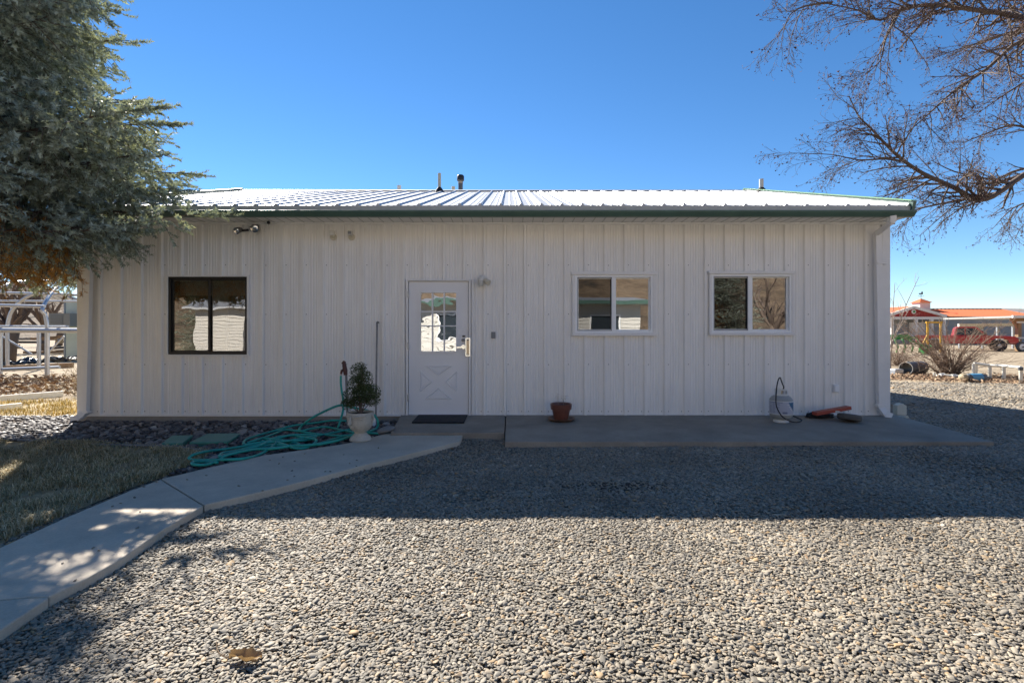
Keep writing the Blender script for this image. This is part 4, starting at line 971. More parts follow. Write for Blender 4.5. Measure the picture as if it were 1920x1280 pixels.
# ------------------------------------------------------------------ bare trees
def grow(b, sd, pts, r0, r1, level, spec, rr, droop=0.0):
    """pts: guided polyline; spawns children down to the last level of spec=[(count per metre, length, wiggle)]"""
    pts = smooth_path(pts,3) if level == 0 else pts
    n = len(pts); rad = [r0+(r1-r0)*i/(n-1) for i in range(n)]
    b.tube(pts,rad,[7,5,4,3,3][level],cap=False)
    if level >= len(spec):
        if rr.random() < .8:
            p = pts[-1]
            for k in range(rr.choice((1,2,3))):
                c = p+Vector((rr.uniform(-.03,.03),rr.uniform(-.03,.03),rr.uniform(-.045,.01))); s_ = rr.uniform(.012,.028); q = [c+Vector((rr.uniform(-1,1),rr.uniform(-1,1),rr.uniform(-1,1)))*s_ for _ in range(4)]
                sd.add(q,[(0,1,2),(0,2,3),(0,3,1),(1,3,2)])
        return
    cnt, ln, wig, ang = spec[level]
    total = sum((pts[i+1]-pts[i]).length for i in range(n-1)); nc = max(2,int(total*cnt))
    for k in range(nc):
        f = (.12+.88*(k+rr.random())/nc)*(n-1); i = min(n-2,int(f)); p = pts[i].lerp(pts[i+1],f-i); t = (pts[i+1]-pts[i]).normalized()
        o = Matrix.Rotation(rr.uniform(0,6.283),3,t)@t.orthogonal().normalized(); a = ang*rr.uniform(.6,1.3)
        dv = (t*math.cos(a)+o*math.sin(a)).normalized(); L = ln*rr.uniform(.55,1.25)*(1-.35*f/(n-1)); m = 5 if level < 2 else 4
        q = [p]; d = dv.copy()
        for s in range(m):
            d = (d+Vector((rr.uniform(-wig,wig),rr.uniform(-wig,wig),rr.uniform(-wig,wig)-droop))).normalized(); q.append(q[-1]+d*L/m)
        ra = max(.0028,rad[i]*.55); grow(b,sd,q,ra,max(.0022,ra*.35),level+1,spec,rr,droop)
def limbs_tree(name, loc, label, trunk, limbs, spec, seed, droop=.06, group=None, trunk_r=(.26,.2)):
    t = thing(name,label,'tree',loc,group=group); rr = random.Random(seed)
    MB().tube(trunk,[trunk_r[0]+(trunk_r[1]-trunk_r[0])*i/(len(trunk)-1) for i in range(len(trunk))],12,cap=True).build('trunk','bark',t,smooth='all')
    b = MB(); sd = MB()
    for pts,r0,r1 in limbs: grow(b,sd,pts,r0*.85,r1*.8,0,spec,rr,droop)
    b.build('crown','twig',t,smooth='all',fix=False); sd.build('seed_clusters','seed',t,fix=False)
    print(name,len(b.f),len(sd.f)); return t
dT = 12.0
def LP(lst): return [P(u,v,d) for u,v,d in lst]
fork = P(2080,330,12.6)
limbs = [
 (LP([(2080,300,12.6),(1985,300,12.4),(1920,328,12.2),(1862,368,12.0),(1828,372,12.0),(1785,350,12.0),(1730,325,11.9),(1690,298,11.8),(1662,272,11.7),(1632,240,11.6),(1610,218,11.5),(1592,180,11.5)]),.095,.012),
 (LP([(1862,368,12.0),(1820,372,12.3),(1765,382,12.6),(1722,392,12.8),(1690,408,13.0)]),.05,.012),
 (LP([(1800,358,12.0),(1760,345,12.4),(1700,352,12.7),(1650,372,12.9),(1610,385,13)]),.035,.008),
 (LP([(1700,304,11.8),(1660,298,11.6),(1610,300,11.5),(1560,290,11.4),(1500,288,11.3)]),.03,.006),
 (LP([(1895,345,12.2),(1850,335,12.6),(1790,322,12.8),(1745,300,12.9)]),.04,.008),
 (LP([(2080,230,12.6),(1980,110,12.0),(1920,75,11.5),(1850,130,11.3),(1790,170,11.2),(1740,215,11.1),(1700,250,11.0)]),.07,.008),
 (LP([(2080,200,12.6),(1980,60,11.8),(1900,30,11.2),(1820,18,10.8),(1760,10,10.6),(1700,15,10.5),(1650,38,10.4),(1610,20,10.3),(1540,5,10.2)]),.08,.010),
 (LP([(1690,15,10.5),(1660,75,10.5),(1650,115,10.5),(1610,150,10.6)]),.03,.006),
 (LP([(1560,5,10.2),(1510,12,10.2),(1480,30,10.3),(1465,75,10.3)]),.028,.005),
 (LP([(2060,180,12.6),(1980,20,11.6),(1900,-30,11),(1800,-40,10.6),(1640,-40,10.2),(1500,-25,10)]),.07,.012),
 (LP([(2000,290,12.4),(1945,250,12.6),(1900,235,12.8),(1850,250,12.9),(1800,270,12.9)]),.05,.008),
 (LP([(2000,330,12.4),(1950,370,12.8),(1900,390,13.1),(1860,430,13.2)]),.045,.006),
 (LP([(2060,180,12.6),(1990,130,12.9),(1930,150,13.2),(1880,180,13.4),(1830,215,13.5)]),.06,.008),
 (LP([(2060,150,12.6),(1980,40,13.2),(1900,60,13.8),(1820,85,14.0),(1760,105,14)]),.06,.008),
]
bx_ = P(2080,330,12.6).x
spec = [(6.3,1.15,.20,.75),(9,.5,.30,.7),(10,.2,.4,.7)]
tr_r = limbs_tree('bare_tree',(bx_,12.6,0),'leafless tree with seed clusters reaching over the right eave',[(bx_+.3,12.6,-.2),(bx_+.2,12.6,1.5),(bx_+.0,12.6,3.5),P(2080,290,12.6),P(2070,190,12.6),P(2060,120,12.6)],limbs,spec,11,.05,trunk_r=(.32,.13))
# ------------------------------------------------------------------ right background
def bush(name, c, n, h, spread, label, seed, mtl='twig', r0=.016, spec=((4,.45,.25,.6),(6,.2,.3,.6))):
    t = thing(name,label,'bush',c); rr = random.Random(seed); b = MB(); sd = MB(); c = Vector(c)
    for k in range(n):
        a = rr.uniform(0,6.283); l = rr.uniform(.15,1)*spread; p0 = c+Vector((rr.uniform(-.15,.15),rr.uniform(-.15,.15),-.03)); hh = h*rr.uniform(.3,1.05)
        q = [p0,p0+Vector((math.cos(a)*l*.3,math.sin(a)*l*.3,hh*.4)),p0+Vector((math.cos(a)*l*.7,math.sin(a)*l*.7,hh*.75)),p0+Vector((math.cos(a)*l*1.05,math.sin(a)*l*1.05,hh))]
        grow(b,MB(),q,r0,r0*.3,1,[None]+list(spec),rr,0)
    b.build('stems',mtl,t,smooth='all',fix=False); return t
mat('bush_twig',(.24,.165,.115),.85,noise=(2,.3))
mat('pale_twig',(.42,.34,.28),.8,noise=(2,.25))
g = G(1790,704); bush('dry_bush',(g.x,g.y+.2,0),70,1.75,1.9,'large leafless brown bush at the edge of the yard',5,'bush_twig',.014,((5,.55,.32,.8),(7,.25,.4,.8)))
g = G(1738,690); bush('low_dry_bush',(g.x,g.y+1.5,0),40,1.15,1.3,'low tangled brown bush between the wide pipe and the large bush',15,'bush_twig',.012,((5,.45,.35,.8),(6,.22,.4,.8)))
g = G(1700,690); bush('sparse_dry_bush',(g.x,g.y+2.6,0),26,1.5,1.2,'sparse pale bush behind the wide grey pipe',16,'pale_twig',.012,((4,.5,.35,.8),(5,.25,.4,.8)))
g = G(1672,700); bush('tall_dry_shrub',(g.x,g.y+.3,0),9,3.3,1.2,'tall pale leafless shrub beside the building corner',8,'pale_twig',.022,((2.2,.7,.2,.6),(4,.25,.3,.6)))
def pipe_thing(name, label, cat, a, b_, ro, ri, mt, rim=None, inner=None):
    t = thing(name,label,cat,(a[0],a[1],0)); a = Vector(a); b_ = Vector(b_); dv = (b_-a).normalized(); u = dv.orthogonal().normalized(); v = dv.cross(u); n = 28
    def ring(c, r): return [c+(u*math.cos(6.2832*k/n)+v*math.sin(6.2832*k/n))*r for k in range(n)]
    q = MB(); q.add(ring(a,ro)+ring(b_,ro),[(k,(k+1)%n,n+(k+1)%n,n+k) for k in range(n)]); q.build('outer_wall',mt,t,smooth='all')
    q = MB(); q.add(ring(a,ri)+ring(b_,ri),[(n+k,n+(k+1)%n,(k+1)%n,k) for k in range(n)]); q.build('inner_wall',inner or mt,t,smooth='all',fix=False)
    q = MB(); q.add(ring(a-dv*.003,ro)+ring(a-dv*.003,ri)+ring(b_,ro)+ring(b_,ri),[(k,(k+1)%n,n+(k+1)%n,n+k) for k in range(n)]+[(2*n+k,2*n+(k+1)%n,3*n+(k+1)%n,3*n+k) for k in range(n)]); q.build('rim',rim or mt,t)
    return t
g = G(1685,702); r_ = .205
pipe_thing('culvert_pipe','short wide grey plastic pipe lying open towards the camera','pipe',(g.x+.15,g.y-.1,r_),(g.x+1.0,g.y+.32,r_),r_,r_-.02,'pipe_grey','pvc','pipe_grey')
g = G(1668,701); o = tag(MB().box((g.x-.15,g.y-.45,.0),(g.x+.12,g.y-.2,.19)).build('grey_tub','galv',bevel=.02),'grey plastic tub beside the wide pipe at the building corner','tub')
# PVC stand
t = thing('pvc_stand','white plastic pipe stand on legs by the dry bush','pipe stand',(G(1870,712).x,G(1870,712).y,0))
def QZ(u, v, d): return P(1640+u*280/1920, 650+v*150/1029, d)
pA = [QZ(1275,215,15.0),QZ(1480,240,14.9),QZ(1660,245,14.6),QZ(1880,268,13.9)]
MB().tube(pA,.042,10).build('top_rail','pvc',t,smooth=True)
for q, bot in ((pA[0],15.0),(pA[1],14.9),(pA[2],14.6),(pA[3],13.9)):
    MB().tube([q,Vector((q.x,q.y,-.02))],.045,10).build('leg','pvc',t,smooth=True)
MB().tube([QZ(1300,220,15.2),Vector((QZ(1300,220,15.2).x,15.2,-.02))],.045,10).build('leg','pvc',t,smooth=True)
MB().tube([QZ(1876,262,13.85),QZ(1880,300,13.85)],.056,10).build('elbow','pipe_grey',t,smooth=True)
t = thing('pvc_pipe_run','white plastic pipe with elbows lying on dead leaves','pipe',(G(1765,704).x,G(1765,704).y,0))
q = [QZ(812,415,15.4),QZ(812,365,15.4),QZ(860,365,15.35),QZ(1010,378,15.2),QZ(1230,385,15.0)]
MB().tube(q[:1]+[Vector((q[0].x,q[0].y,.02))][:0]+q,.045,10).build('pipe','pvc',t,smooth=True)
for k in (2,3): MB().tube([q[k]-Vector((.05,0,0)),q[k]+Vector((.08,0,0))],.06,10).build('coupling','lamp_white',t,smooth=True)
MB().tube([QZ(768,330,15.5),QZ(768,385,15.5)],.04,10).build('stub','pvc',t,smooth=True)
g = G(1832,715); t = thing('plastic_bottle','dark bottle with a pale blue label lying below the pipe stand','bottle',(g.x,g.y,0))
MB().lathe([(.05,-.33),(.105,-.28),(.11,.12),(.09,.2),(.03,.3),(.03,.36)],(g.x,g.y,.11),18,'x').build('body','pipe_grey',t,smooth=True)
MB().lathe([(.113,-.2),(.113,.1)],(g.x,g.y,.11),18,'x').build('label_band','blue_label',t,smooth=True)
MB().lathe([(.02,-.48),(.10,-.44),(.11,-.335)],(g.x,g.y,.11),14,'x').build('cap','tan_paint',t,smooth=True)
# strip of dead leaves
def litter(name, poly, n, mt, label, s0=.03, s1=.07, z=.0, hz_=.08):
    V = []; Fc = []; xs_ = [p[0] for p in poly]; ys_ = [p[1] for p in poly]; k = 0
    while k < n:
        x = rnd.uniform(min(xs_),max(xs_)); y = rnd.uniform(min(ys_),max(ys_)); k += 1
        if not in_poly(x,y,poly): continue
        c = Vector((x,y,z+rnd.random()**2*hz_)); s_ = rnd.uniform(s0,s1); u = Vector((rnd.uniform(-1,1),rnd.uniform(-1,1),rnd.uniform(-.5,.5))).normalized(); v = u.orthogonal().normalized(); i = len(V)
        V += [c-u*s_,c-v*s_*.4,c+u*s_,c+v*s_*.4]; Fc += [(i,i+1,i+2),(i,i+2,i+3)]
    return tag(np_mesh(name,np.array(V),np.array(Fc),mt),label,None,None,'stuff')
litter('leaf_litter',[(10.2,15.1),(13.2,13.6),(16.5,13.0),(17.5,15.6),(12.5,17),(10.5,18)],9000,'dead_leaves','brown dead leaves around the bush and pipes')
litter('scattered_leaves',[(-3,2),(4.5,2),(6,6),(-1,6.1),(-2.2,4.5)],260,'dead_leaves','tiny dry leaf scraps scattered over the gravel',.008,.02,.012,.01)
# barn (real distance about 55 m)
dB = 55.0
def BP(px_, py_, d=dB): return P(px_,py_,d)
aL, aR, ap = BP(1655,597), BP(1768,593), BP(1707,576)
rx1 = BP(1893,575).x; gzr = ap.z
t = thing('orange_roof_barn','long barn with orange metal roof, red gable and cupola','barn',(ap.x,dB,0))
hw = (aR.x-aL.x)/2; cx = (aR.x+aL.x)/2; ez = aR.z
yc = dB+3.2
# body runs to the right behind the gabled porch
xr = BP(1935,590).x
MB().box((aL.x+.3,dB+.6,0),(xr,dB+9,ez-.02)).build('wall','barn_grey',t)
b = MB(); 
n_ = 30
for k in range(n_):
    xa = cx+(xr+1-cx)*k/n_; xb = cx+(xr+1-cx)*(k+1)/n_
    b.add([(xa,dB+.3,ez),(xb-.06,dB+.3,ez),(xb-.06,dB+4.6,gzr),(xa,dB+4.6,gzr)],[(0,1,2,3)]); b.add([(xb-.06,dB+.3,ez),(xb-.03,dB+.3,ez+.04),(xb-.03,dB+4.6,gzr+.04),(xb-.06,dB+4.6,gzr)],[(0,1,2,3)]); b.add([(xb-.03,dB+.3,ez+.04),(xb,dB+.3,ez),(xb,dB+4.6,gzr),(xb-.03,dB+4.6,gzr+.04)],[(0,1,2,3)])
b.add([(cx,dB+4.6,gzr),(xr+1,dB+4.6,gzr),(xr+1,dB+9.2,ez),(cx,dB+9.2,ez)],[(0,1,2,3)])
rf = b.build('roof','barn_roof',t,fix=False)
MB().box((cx+1,dB+4.45,gzr+.02),(xr+1,dB+4.75,gzr+.08)).build('ridge_cap','barn_grey',rf)
# gabled end facing the camera
MB().prism([(aL.x,ez-.05),(aR.x,ez-.05),(ap.x,gzr-.15)],'y',dB-.35,dB+.2).build('gable','barn_red',t)
b = MB(); x = aL.x+.8
while x < aR.x-.8:
    zt_ = ez+(gzr-ez)*(1-abs(x-ap.x)/(hw*1.05))-.2; b.box((x,dB-.385,ez+.0),(x+.04,dB-.352,max(ez+.05,zt_))); x += .3
tag(b.build('gable_battens','barn_red',t),kind='stuff')
for q in (aL,aR):
    MB().bar((q.x,dB-.45,q.z if q is aR else ez),(ap.x,dB-.45,gzr),.16,.28).build('rake_board','barn_white',t)
    MB().add([(q.x+(.3 if q is aR else -.3),dB-.5,ez-.02),(ap.x,dB-.5,gzr+.12),(ap.x,dB+4.6,gzr+.12),(q.x+(.3 if q is aR else -.3),dB+4.6,ez-.02)],[(0,1,2,3)]).build('gable_roof','barn_roof',t)
MB().box((aL.x,dB-.48,ez-.34),(aR.x,dB-.3,ez-.06)).build('beam','barn_white',t)
for px_ in (1667,1712,1741,1764): xx = BP(px_,0).x; MB().box((xx-.13,dB-.5,0),(xx+.13,dB-.25,ez-.3)).build('post','barn_white',t)
p_ = BP(1707.5,584.5); 
MB().lathe([(.24,-.03),(.24,0)],(p_.x,dB-.40,p_.z),18,'y').build('round_sign','barn_white',t)
MB().lathe([(.13,-.03),(.13,0)],(p_.x+.03,dB-.435,p_.z),10,'y').build('sign_emblem','farm_green',t)
MB().box((BP(1712,0).x,dB+.2,0),(BP(1738,0).x,dB+.55,BP(0,604).z)).build('door_panel','barn_white',t)
cp = BP(1791.5,0).x; y0 = dB+4.6
cb_ = MB().box((cp-.6,y0-.6,gzr-.2),(cp+.6,y0+.6,P(0,567.5,y0).z)).build('cupola','barn_white',t)
zc = P(0,567.5,y0).z; b = MB(); b.add([(cp-.78,y0-.78,zc),(cp+.78,y0-.78,zc),(cp+.78,y0+.78,zc),(cp-.78,y0+.78,zc),(cp,y0,zc+.5)],[(0,1,4),(1,2,4),(2,3,4),(3,0,4),(3,2,1,0)]); b.build('cupola_roof','barn_roof',cb_)
b = MB(); b.tube([(cp,y0,zc+.45),(cp,y0,zc+1.15)],.025,6); b.tube([(cp-.35,y0,zc+.8),(cp+.35,y0,zc+.8)],.02,5); b.box((cp-.25,y0-.02,zc+.98),(cp+.22,y0+.02,zc+1.12)); b.box((cp+.05,y0-.02,zc+1.10),(cp+.2,y0+.02,zc+1.3)); b.build('weathervane','dark_metal',cb_)
# timber shed at the right edge
dS = 36.0; x0 = P(1903,0,dS).x; zr = P(0,596,dS).z
t = thing('timber_shed','open timber shed with pale roof edge at the right of the yard','shed',(x0,dS,0))
MB().box((P(1882,0,dS).x,dS-.6,zr),(x0+7,dS+5,zr+.12)).build('roof','eave_strip',t); MB().box((P(1881,0,dS).x,dS-.72,zr-.02),(x0+7,dS-.6,zr+.17)).build('fascia','barn_white',t)
MB().bar((P(1893,0,dS).x,dS-.1,zr-.12),(x0+7,dS-.1,zr-.12),.2,.22).build('beam','wood',t)
for xx in (x0+.15,x0+.85): MB().box((xx-.12,dS-.2,-.02),(xx+.12,dS+.05,zr-.2)).build('post','wood',t)
MB().bar((P(1893,0,dS).x+.1,dS-.1,zr-.2),(x0+.2,dS-.1,zr-.9),.1,.12).build('brace','wood',t)
for z in (.9,2.0): MB().box((x0-.1,dS-.26,z-.05),(x0+1.0,dS-.205,z+.07)).build('rail','lamp_white',t)
MB().box((x0+1.1,dS+.3,0),(x0+7,dS+.45,zr-.1)).build('wall_panel','pale_panel',t)
xx = P(1904,0,35).x; t = thing('spare_wheel','small white spoked wheel at the foot of the shed post','wheel',(xx,34.6,0))
MB().lathe([(.20,-.08),(.30,-.09),(.32,-.02),(.32,.06),(.25,.08)],(xx,34.6,.32),22,'y').build('tyre','tyre_grey',t,smooth=True); MB().lathe([(.05,-.11),(.19,-.10),(.21,-.085)],(xx,34.6,.32),18,'y').build('rim','barn_white',t,smooth=True); MB().lathe([(.05,-.14),(.05,-.10)],(xx,34.6,.32),10,'y').build('hub','dark_metal',t,smooth=True)
# white rail frame behind the truck
dR = 41; t = thing('pipe_rack','long white rail rack standing behind the red pickup','rack',(P(1850,0,dR).x,dR,0))
MB().bar(P(1797,609.5,dR),P(1902,608.5,dR),.18,.22).build('rail','barn_white',t)
MB().box((P(1797,0,dR).x,dR-.05,P(0,617,dR).z),(P(1842,0,dR).x,dR+.05,P(0,610.5,dR).z)).build('panel','pale_panel',t)
for px_ in (1799,1842,1870,1899): xx = P(px_,0,dR).x; MB().box((xx-.06,dR-.06,0),(xx+.06,dR+.06,P(0,611,dR).z)).build('post','galv',t)
# pickup
def pickup(loc, rz, label):
    t = thing('pickup_truck',label,'truck',loc,rz)
    W = 1.9
    def B_(name, prof, y0, y1, mt, par=t, bev=.04): return MB().prism(prof,'y',y0,y1).build(name,mt,par,local=True,bevel=bev)
    body = B_('body',[(-2.7,.52),(-2.7,1.08),(-.55,1.08),(.95,1.08),(1.1,1.10),(2.55,1.02),(2.72,.92),(2.74,.52),(2.3,.5),(2.2,.75),(1.95,.88),(1.65,.88),(1.4,.75),(1.3,.5),(-1.15,.5),(-1.25,.75),(-1.5,.88),(-1.8,.88),(-2.05,.75),(-2.15,.5)],-W/2,W/2,'truck_red')
    cabn = B_('cab',[(-.62,1.06),(-.5,1.62),(-.35,1.70),(.55,1.70),(.68,1.66),(1.22,1.06)],-W/2+.09,W/2-.09,'truck_red')
    for s_ in (-1,1):
        y = s_*(W/2-.085)
        b = MB(); b.add([(-.48,y,1.12),(-.40,y,1.58),(-.02,y,1.60),(-.02,y,1.12)],[(0,1,2,3)]); b.build('side_window','truck_glass',cabn,local=True)
        b = MB(); b.add([(.04,y,1.12),(.04,y,1.60),(.55,y,1.60),(.98,y,1.12)],[(0,1,2,3)]); b.build('side_window','truck_glass',cabn,local=True)
        MB().box((.98,min(y,y+s_*.16),1.14),(1.08,max(y,y+s_*.16),1.28)).build('mirror','black',cabn,local=True)
    b = MB(); b.add([(1.21,-W/2+.2,1.09),(1.21,W/2-.2,1.09),(.72,W/2-.26,1.63),(.72,-W/2+.26,1.63)],[(0,1,2,3)]); b.v = [(x+.012,y,z+.012) for x,y,z in b.v]; b.build('windscreen','truck_glass',cabn,local=True)
    MB().box((2.70,-W/2+.05,.62),(2.77,W/2-.05,.92)).build('grille','dark_metal',t,local=True)
    for s_ in (-1,1): MB().box((2.71,min(s_*.6,s_*.9),.70),(2.785,max(s_*.6,s_*.9),.88)).build('headlight','lens',t,local=True)
    MB().box((2.62,-W/2-.03,.44),(2.88,W/2+.03,.60)).build('front_bumper','dark_metal',t,local=True,bevel=.03); MB().box((-2.88,-W/2,.44),(-2.70,W/2,.6)).build('rear_bumper','galv',t,local=True)
    MB().box((2.885,-.16,.46),(2.90,.16,.58)).build('number_plate','barn_white',t,local=True)
    for x in (1.8,-1.65):
        for s_ in (-1,1):
            y = s_*(W/2-.12); w_ = MB().lathe([(.24,-.11),(.36,-.11),(.38,-.06),(.38,.06),(.36,.11),(.24,.11)],(x,y,.38),22,'y').build('wheel','rubber',t,local=True,smooth=True)
            MB().lathe([(.04,-.115),(.2,-.105),(.235,-.08),(.235,.08),(.2,.105),(.04,.115)],(x,y,.38),16,'y').build('rim','galv',w_,local=True,smooth=True)
    return t
pk = P(1818,0,36.5); pickup((pk.x,37,0),R(-36),'red pickup truck parked in the yard behind the dry bush')
# green farm implement and yellow hoist
ig = P(1703,0,31).x; yI = 31.0
t = thing('farm_implement','green farm implement with curved shanks behind the bare shrubs','implement',(ig,yI,0))
MB().bar((ig-1.2,yI,.98),(ig+.5,yI,.98),.16,.18).build('toolbar','farm_green',t); MB().bar((ig-1.1,yI+.7,1.1),(ig+.6,yI+.7,1.1),.14,.14).build('toolbar','farm_green',t)
MB().bar((ig-.2,yI,1.0),(ig+.75,yI-.8,.25),.22,.14).build('frame','farm_green',t); MB().bar((ig-1.0,yI,1.0),(ig-1.0,yI+1.2,1.2),.16,.16).build('frame','farm_green',t)
for k in range(4):
    x = ig-.95+k*.45; MB().tube([(x,yI,.95),(x-.1,yI-.35,.85),(x-.05,yI-.5,.45),(x+.05,yI-.25,.12)],.05,6).build('shank','farm_green',t,smooth=True)
for k in range(3): MB().lathe([(.28,-.02),(.3,0),(.28,.02)],(ig+.35+k*.22,yI-.65+k*.05,.3),18,'x').build('disc','farm_green',t,smooth=True)
xh = P(1742,0,33).x; t = thing('yellow_hoist','yellow tubular hoist standing near the barn posts','hoist',(xh,33,0))
for dx in (-.1,.75): MB().tube([(xh+dx,33,0),(xh+dx,33,2.0)],.065,8).build('mast','farm_yellow',t,smooth=True)
MB().bar((xh-.2,33,1.95),(xh+.85,33,1.95),.10,.12).build('crossbeam','farm_yellow',t); MB().tube([(xh-.1,33,1.1),(xh-.9,32.6,.2)],.07,8).build('leg','farm_yellow',t,smooth=True)
# canopy/green tarp to the left
# ------------------------------------------------------------------ left background
def edge_board(q, lab): 
    a = G(*q[0],.0); c = G(*q[1],.0); return tag(MB().bar(a+Vector((0,0,.05)),c+Vector((0,0,.05)),.06,.12).build('edging_board','lamp_white'),lab,'board',group='white garden boards')
edge_board(((-160,765),(118,742)),'white board edging the far garden bed'); edge_board(((-160,789),(40,766.5)),'white board nearest the golden grass')
litter('garden_litter',[(-17,11.0),(-10.0,10.6),(-8.5,12.5),(-11,15.5),(-19,15)],6000,'dead_leaves','dead brown plants and leaves in the garden bed',.03,.09,0,.14)
g = G(108,745); bush('dead_garden_plant',(g.x,g.y+.6,0),40,.75,.75,'low tangle of dead brown stems beside the building corner',21,'dry_stem',.006,((5,.25,.3,.6),(6,.12,.3,.6)))
t = thing('greenhouse_frame','bare galvanised greenhouse frame without its cover','greenhouse frame',(-15.5,15,0))
def seg(name, a, b_, r_): return MB().tube([a,b_],r_,8).build(name,'galv',t,smooth=True)
y0 = 15.5
seg('side_rail',P(-260,618,y0),P(150,619.5,y0),.075); seg('side_rail',P(-260,611,y0+.4),P(128,612.5,y0+.4),.04)
seg('purlin',P(-260,566,y0),P(84,574.5,y0),.05); seg('purlin',P(-260,541,y0+3),P(150,553,y0+3),.05); seg('purlin',P(-260,563,y0+4),P(150,565,y0+4),.04)
for px_,yy in ((0,15.5),(88.5,15.5),(14,18.5),(73,18.5),(-120,15.5)):
    seg('post',P(px_,621,yy),Vector((P(px_,621,yy).x,yy,-.02)),.06)
for px_,yy in ((88.5,15.5),(-20,15.5)):
    q = [P(px_,619,yy),P(px_-1,605,yy),P(px_-4,590,yy),P(px_-8,576,yy),P(px_-8,576,yy)+Vector((-.5,1.2,.8)),P(px_-8,576,yy)+Vector((-.8,3,1.1))]
    MB().tube(smooth_path(q,4),.05,8).build('hoop','galv',t,smooth=True)
q = [P(14,619,18.5),P(16,600,18.5),P(24,580,18.5),P(45,560,18.5),P(70,548,18.5)]; MB().tube(smooth_path(q,4),.06,8).build('hoop','galv',t,smooth=True)
seg('base_rail',P(-260,703,y0-.4),P(112,688,y0+.2),.05); seg('brace',P(0,628,18.5),P(60,664,18.5),.03); seg('brace',P(120,630,19),P(92,660,19),.03)
# base curb boards
t2 = tag(MB().bar(G(-200,706)+Vector((0,.6,.08)),G(112,690.5)+Vector((0,.6,.08)),.12,.2).build('curb_board','wood'),'weathered timber curb under the greenhouse frame','board')
nx, ny = 46, 16; b = MB(); A0, A1 = G(-60,696), G(112,683)
for j in range(ny+1):
    for i in range(nx+1):
        u = i/nx; v = j/ny; p_ = A0.lerp(A1,u); x = p_.x+.2*mnoise.noise(Vector((u*6,v*3,1))); y = p_.y+v*2.6
        b.v.append((x,y,.03+.32*abs(mnoise.noise(Vector((u*9,v*4,2))))+.12*mnoise.noise(Vector((u*30,v*10,4)))+.1))
for j in range(ny):
    for i in range(nx): k = j*(nx+1)+i; b.f.append((k,k+1,k+nx+2,k+nx+1))
tag(b.build('plastic_sheet','black_plastic',smooth='all'),'crumpled black plastic sheeting inside the greenhouse frame','sheeting')
# pale green panel building
dG = 26.0; xg = P(122,0,dG).x
t = thing('panel_building','pale green panelled greenhouse end with a louvred fan box','greenhouse',(xg,dG,0))
zt_ = P(0,562,dG).z
for k,(z0,z1) in enumerate(((0,.98),(1.0,1.72),(1.74,zt_-.6),(zt_-.58,zt_))): MB().box((xg,dG,z0),(xg+7,dG+.1,z1)).build('panel','pale_panel',t)
MB().box((xg+.02,dG+.02,0),(xg+7,dG+5,zt_-.02)).build('body','pale_panel',t)
MB().box((xg-.05,dG-.03,0),(xg+.03,dG+.1,zt_)).build('corner_post','barn_grey',t)
lx0, lx1 = P(91,0,dG-.6).x, P(131,0,dG-.6).x; lz0, lz1 = P(0,612,dG-.6).z, P(0,587,dG-.6).z
fb_ = MB().box((lx0,dG-.6,lz0),(lx1,dG+.0,lz1)).build('fan_box','louver',t)
for k in range(8):
    z = lz0+.06+(lz1-lz0-.1)*k/8; MB().bar((lx0+.05,dG-.63,z),(lx0+.70,dG-.63,z),.04,.03).build('slat','barn_grey',fb_)
# old wood stack, dark tank behind frame
g = G(60,664); t = thing('lumber_pile','pile of old boards and pallets behind the greenhouse frame','lumber',(g.x,g.y,0))
for k in range(14):
    x = g.x-4+rnd.uniform(0,6.5); z = .12+.2*rnd.randint(0,4); MB().bar((x-rnd.uniform(.8,1.6),g.y+rnd.uniform(0,.9),z),(x+rnd.uniform(.8,1.6),g.y+rnd.uniform(0,.9),z+rnd.uniform(-.05,.15)),.2,.14).build('board',rnd.choice(('wood','tan_paint','steel_grey','dark_metal')),t)
# bare tree on the left behind the frame
def simple_tree(name, loc, label, h, seed, spec_, tr=.3, lean=(0,0), nl=8):
    rr = random.Random(seed); L0 = Vector(loc); trunk = [L0+Vector((0,0,-.1)),L0+Vector((lean[0]*.3,lean[1]*.3,h*.12)),L0+Vector((lean[0],lean[1],h*.28))]
    lm = []
    for k in range(nl):
        a = 6.283*k/nl+rr.uniform(-.4,.4); s_ = trunk[1].lerp(trunk[2],rr.uniform(.3,1)); rch = h*rr.uniform(.28,.5); up_ = h*rr.uniform(.25,.65)
        d = Vector((math.cos(a),math.sin(a),0)); lm.append(([s_,s_+d*rch*.35+Vector((0,0,up_*.35)),s_+d*rch*.7+Vector((rr.uniform(-.4,.4),rr.uniform(-.4,.4),up_*.7)),s_+d*rch+Vector((0,0,up_))],tr*.5,.02))
    return limbs_tree(name,loc,label,trunk,lm,spec_,seed,.0,trunk_r=(tr,tr*.75))
sp2 = [(1.6,1.5,.2,.7),(2.6,.7,.3,.7),(3.5,.35,.35,.6)]
p_ = P(12,0,23); bt = simple_tree('bare_yard_tree',(p_.x,23,0),'leafless tree behind the greenhouse frame at left',6.5,31,sp2,.32,(.4,0))
for k,(px_,d_,h_,lab) in enumerate(((-60,30,7,'leafless tree at the left edge behind the greenhouse frame'),(78,34,6,'leafless tree beside the pale green panels'),(110,48,7,'farther leafless tree above the fan box'))):
    p_ = P(px_,0,d_); simple_tree('bare_yard_tree',(p_.x,d_,0),lab,h_,40+k,sp2,.3,(.3,0))
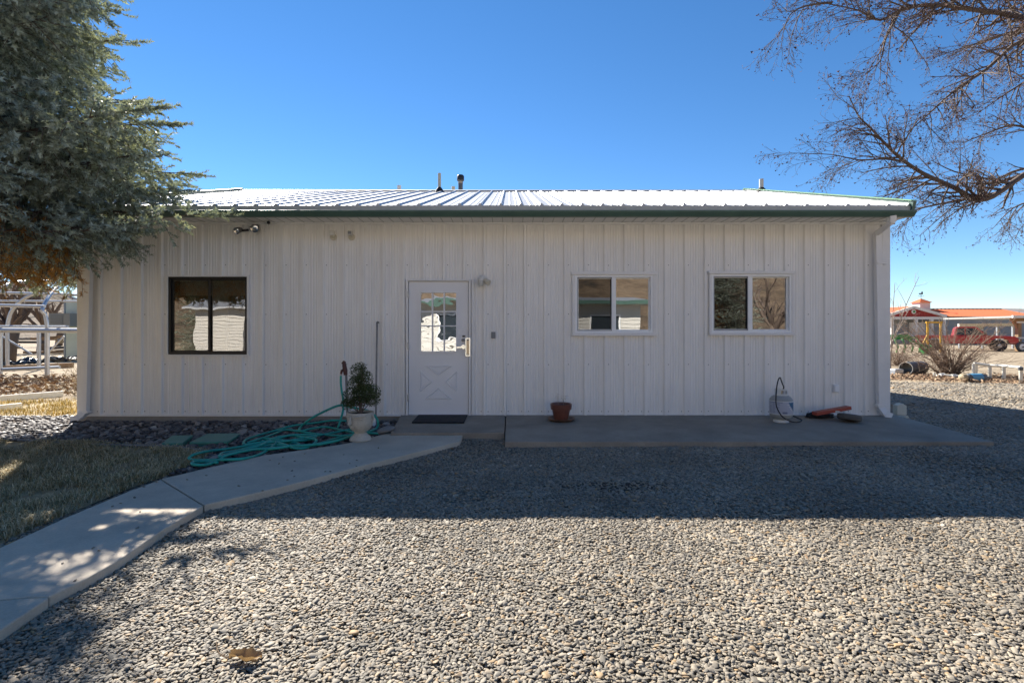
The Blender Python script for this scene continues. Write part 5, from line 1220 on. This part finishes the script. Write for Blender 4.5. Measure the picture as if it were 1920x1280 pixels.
# brown scrub hill on the far left
b = MB(); n = 24
for j in range(5):
    for i in range(n):
        u = i/(n-1); b.v.append((-120+u*130, 70+j*14, -1+j*3.8*(.8+.5*mnoise.noise(Vector((u*6,j*.4,2))))*(1-.75*u)))
for j in range(4):
    for i in range(n-1): b.f.append((j*n+i,j*n+i+1,(j+1)*n+i+1,(j+1)*n+i))
tag(b.build('scrub_hill','hill',smooth='all'),'brown scrub hillside behind the greenhouse frame',None,None,'structure')
b = MB(); hxs = list(range(-160,161,16)); hys = [-30,-38,-46,-56,-70,-90,-120,-160]
b.add([(x,y,gz(x,y)+.6+1.8*mnoise.noise(Vector((x*.05,y*.05,1)))*min(1,(-30-y)/20)-(.7 if y == -30 else 0)) for y in hys for x in hxs],[(j*len(hxs)+i,j*len(hxs)+i+1,(j+1)*len(hxs)+i+1,(j+1)*len(hxs)+i) for j in range(len(hys)-1) for i in range(len(hxs)-1)])
tag(b.build('hillside','hill',smooth='all'),'brown scrub hillside across the drive, mirrored in the windows',None,None,'structure')
# ------------------------------------------------------------------ what the windows mirror: the place behind the viewer
yH = -7.2
t = thing('white_house','white lap-sided house with green eaves facing the steel building','house',(0,yH,0))
hx0, hx1 = -4.4, 5.9
MB().box((hx0,yH-7,0),(hx1,yH-.03,2.75)).build('wall','siding',t)
for k in range(18):
    MB().prism([(yH-.03,.1+k*.147),(yH+.018,.1+k*.147),(yH-.008,.1+(k+1)*.147),(yH-.03,.1+(k+1)*.147)],'x',hx0-.01,hx1+.01).build('siding_board','siding',t)
rf = MB().prism([(yH+.6,2.72),(yH-3.5,3.15),(yH-7.6,2.72),(yH-7.6,2.66),(yH+.6,2.66)],'x',hx0-.5,hx1+.5).build('roof','roof_metal',t)
MB().box((hx0-.52,yH+.6,2.58),(hx1+.52,yH+.68,2.76)).build('fascia','green_trim',t)
for xa,xb in ((-3.2,-2.0),(1.2,2.6),(3.6,5.0)):
    w_ = frame_rect(MB(),xa,xb,1.0,2.15,.07,yH,yH+.05).build('window','vinyl_white',t); MB().box((xa+.06,yH+.0,1.06),(xb-.06,yH+.02,2.09)).build('pane','truck_glass',w_)
t = thing('white_shed','narrow white lap-sided shed across the drive','shed',(-14,-8,0))
MB().box((-14.6,-11,0),(-12.4,-8,2.5)).build('wall','siding',t)
for k in range(16): MB().prism([(-8.0,.1+k*.147),(-7.96,.1+k*.147),(-7.985,.1+(k+1)*.147),(-8.0,.1+(k+1)*.147)],'x',-14.62,-12.38).build('siding_board','siding',t)
MB().prism([(-7.6,2.5),(-9.5,3.2),(-11.4,2.5),(-11.4,2.42),(-7.6,2.42)],'x',-14.9,-12.1).build('roof','roof_metal',t)
sA = spruce('spruce_tree',(10.2,-11,0),'dense spruce behind the viewer, mirrored in the white windows',lambda z: float(np.interp(z,[.5,2,6,11],[2.6,2.9,2.1,.1])),.4,11,5,.5,None,False)
sB = copy_tree(sA); sB.location = (-17.5,-16,0); sB.rotation_euler = (0,0,1.3); sB['label'] = 'spruce across the drive, mirrored in the dark window'
bt2 = copy_tree(bt); bt2.location = (15.4,-14,0); bt2.rotation_euler = (0,0,2.0); bt2['label'] = 'leafless tree behind the viewer, mirrored in the farther white window'
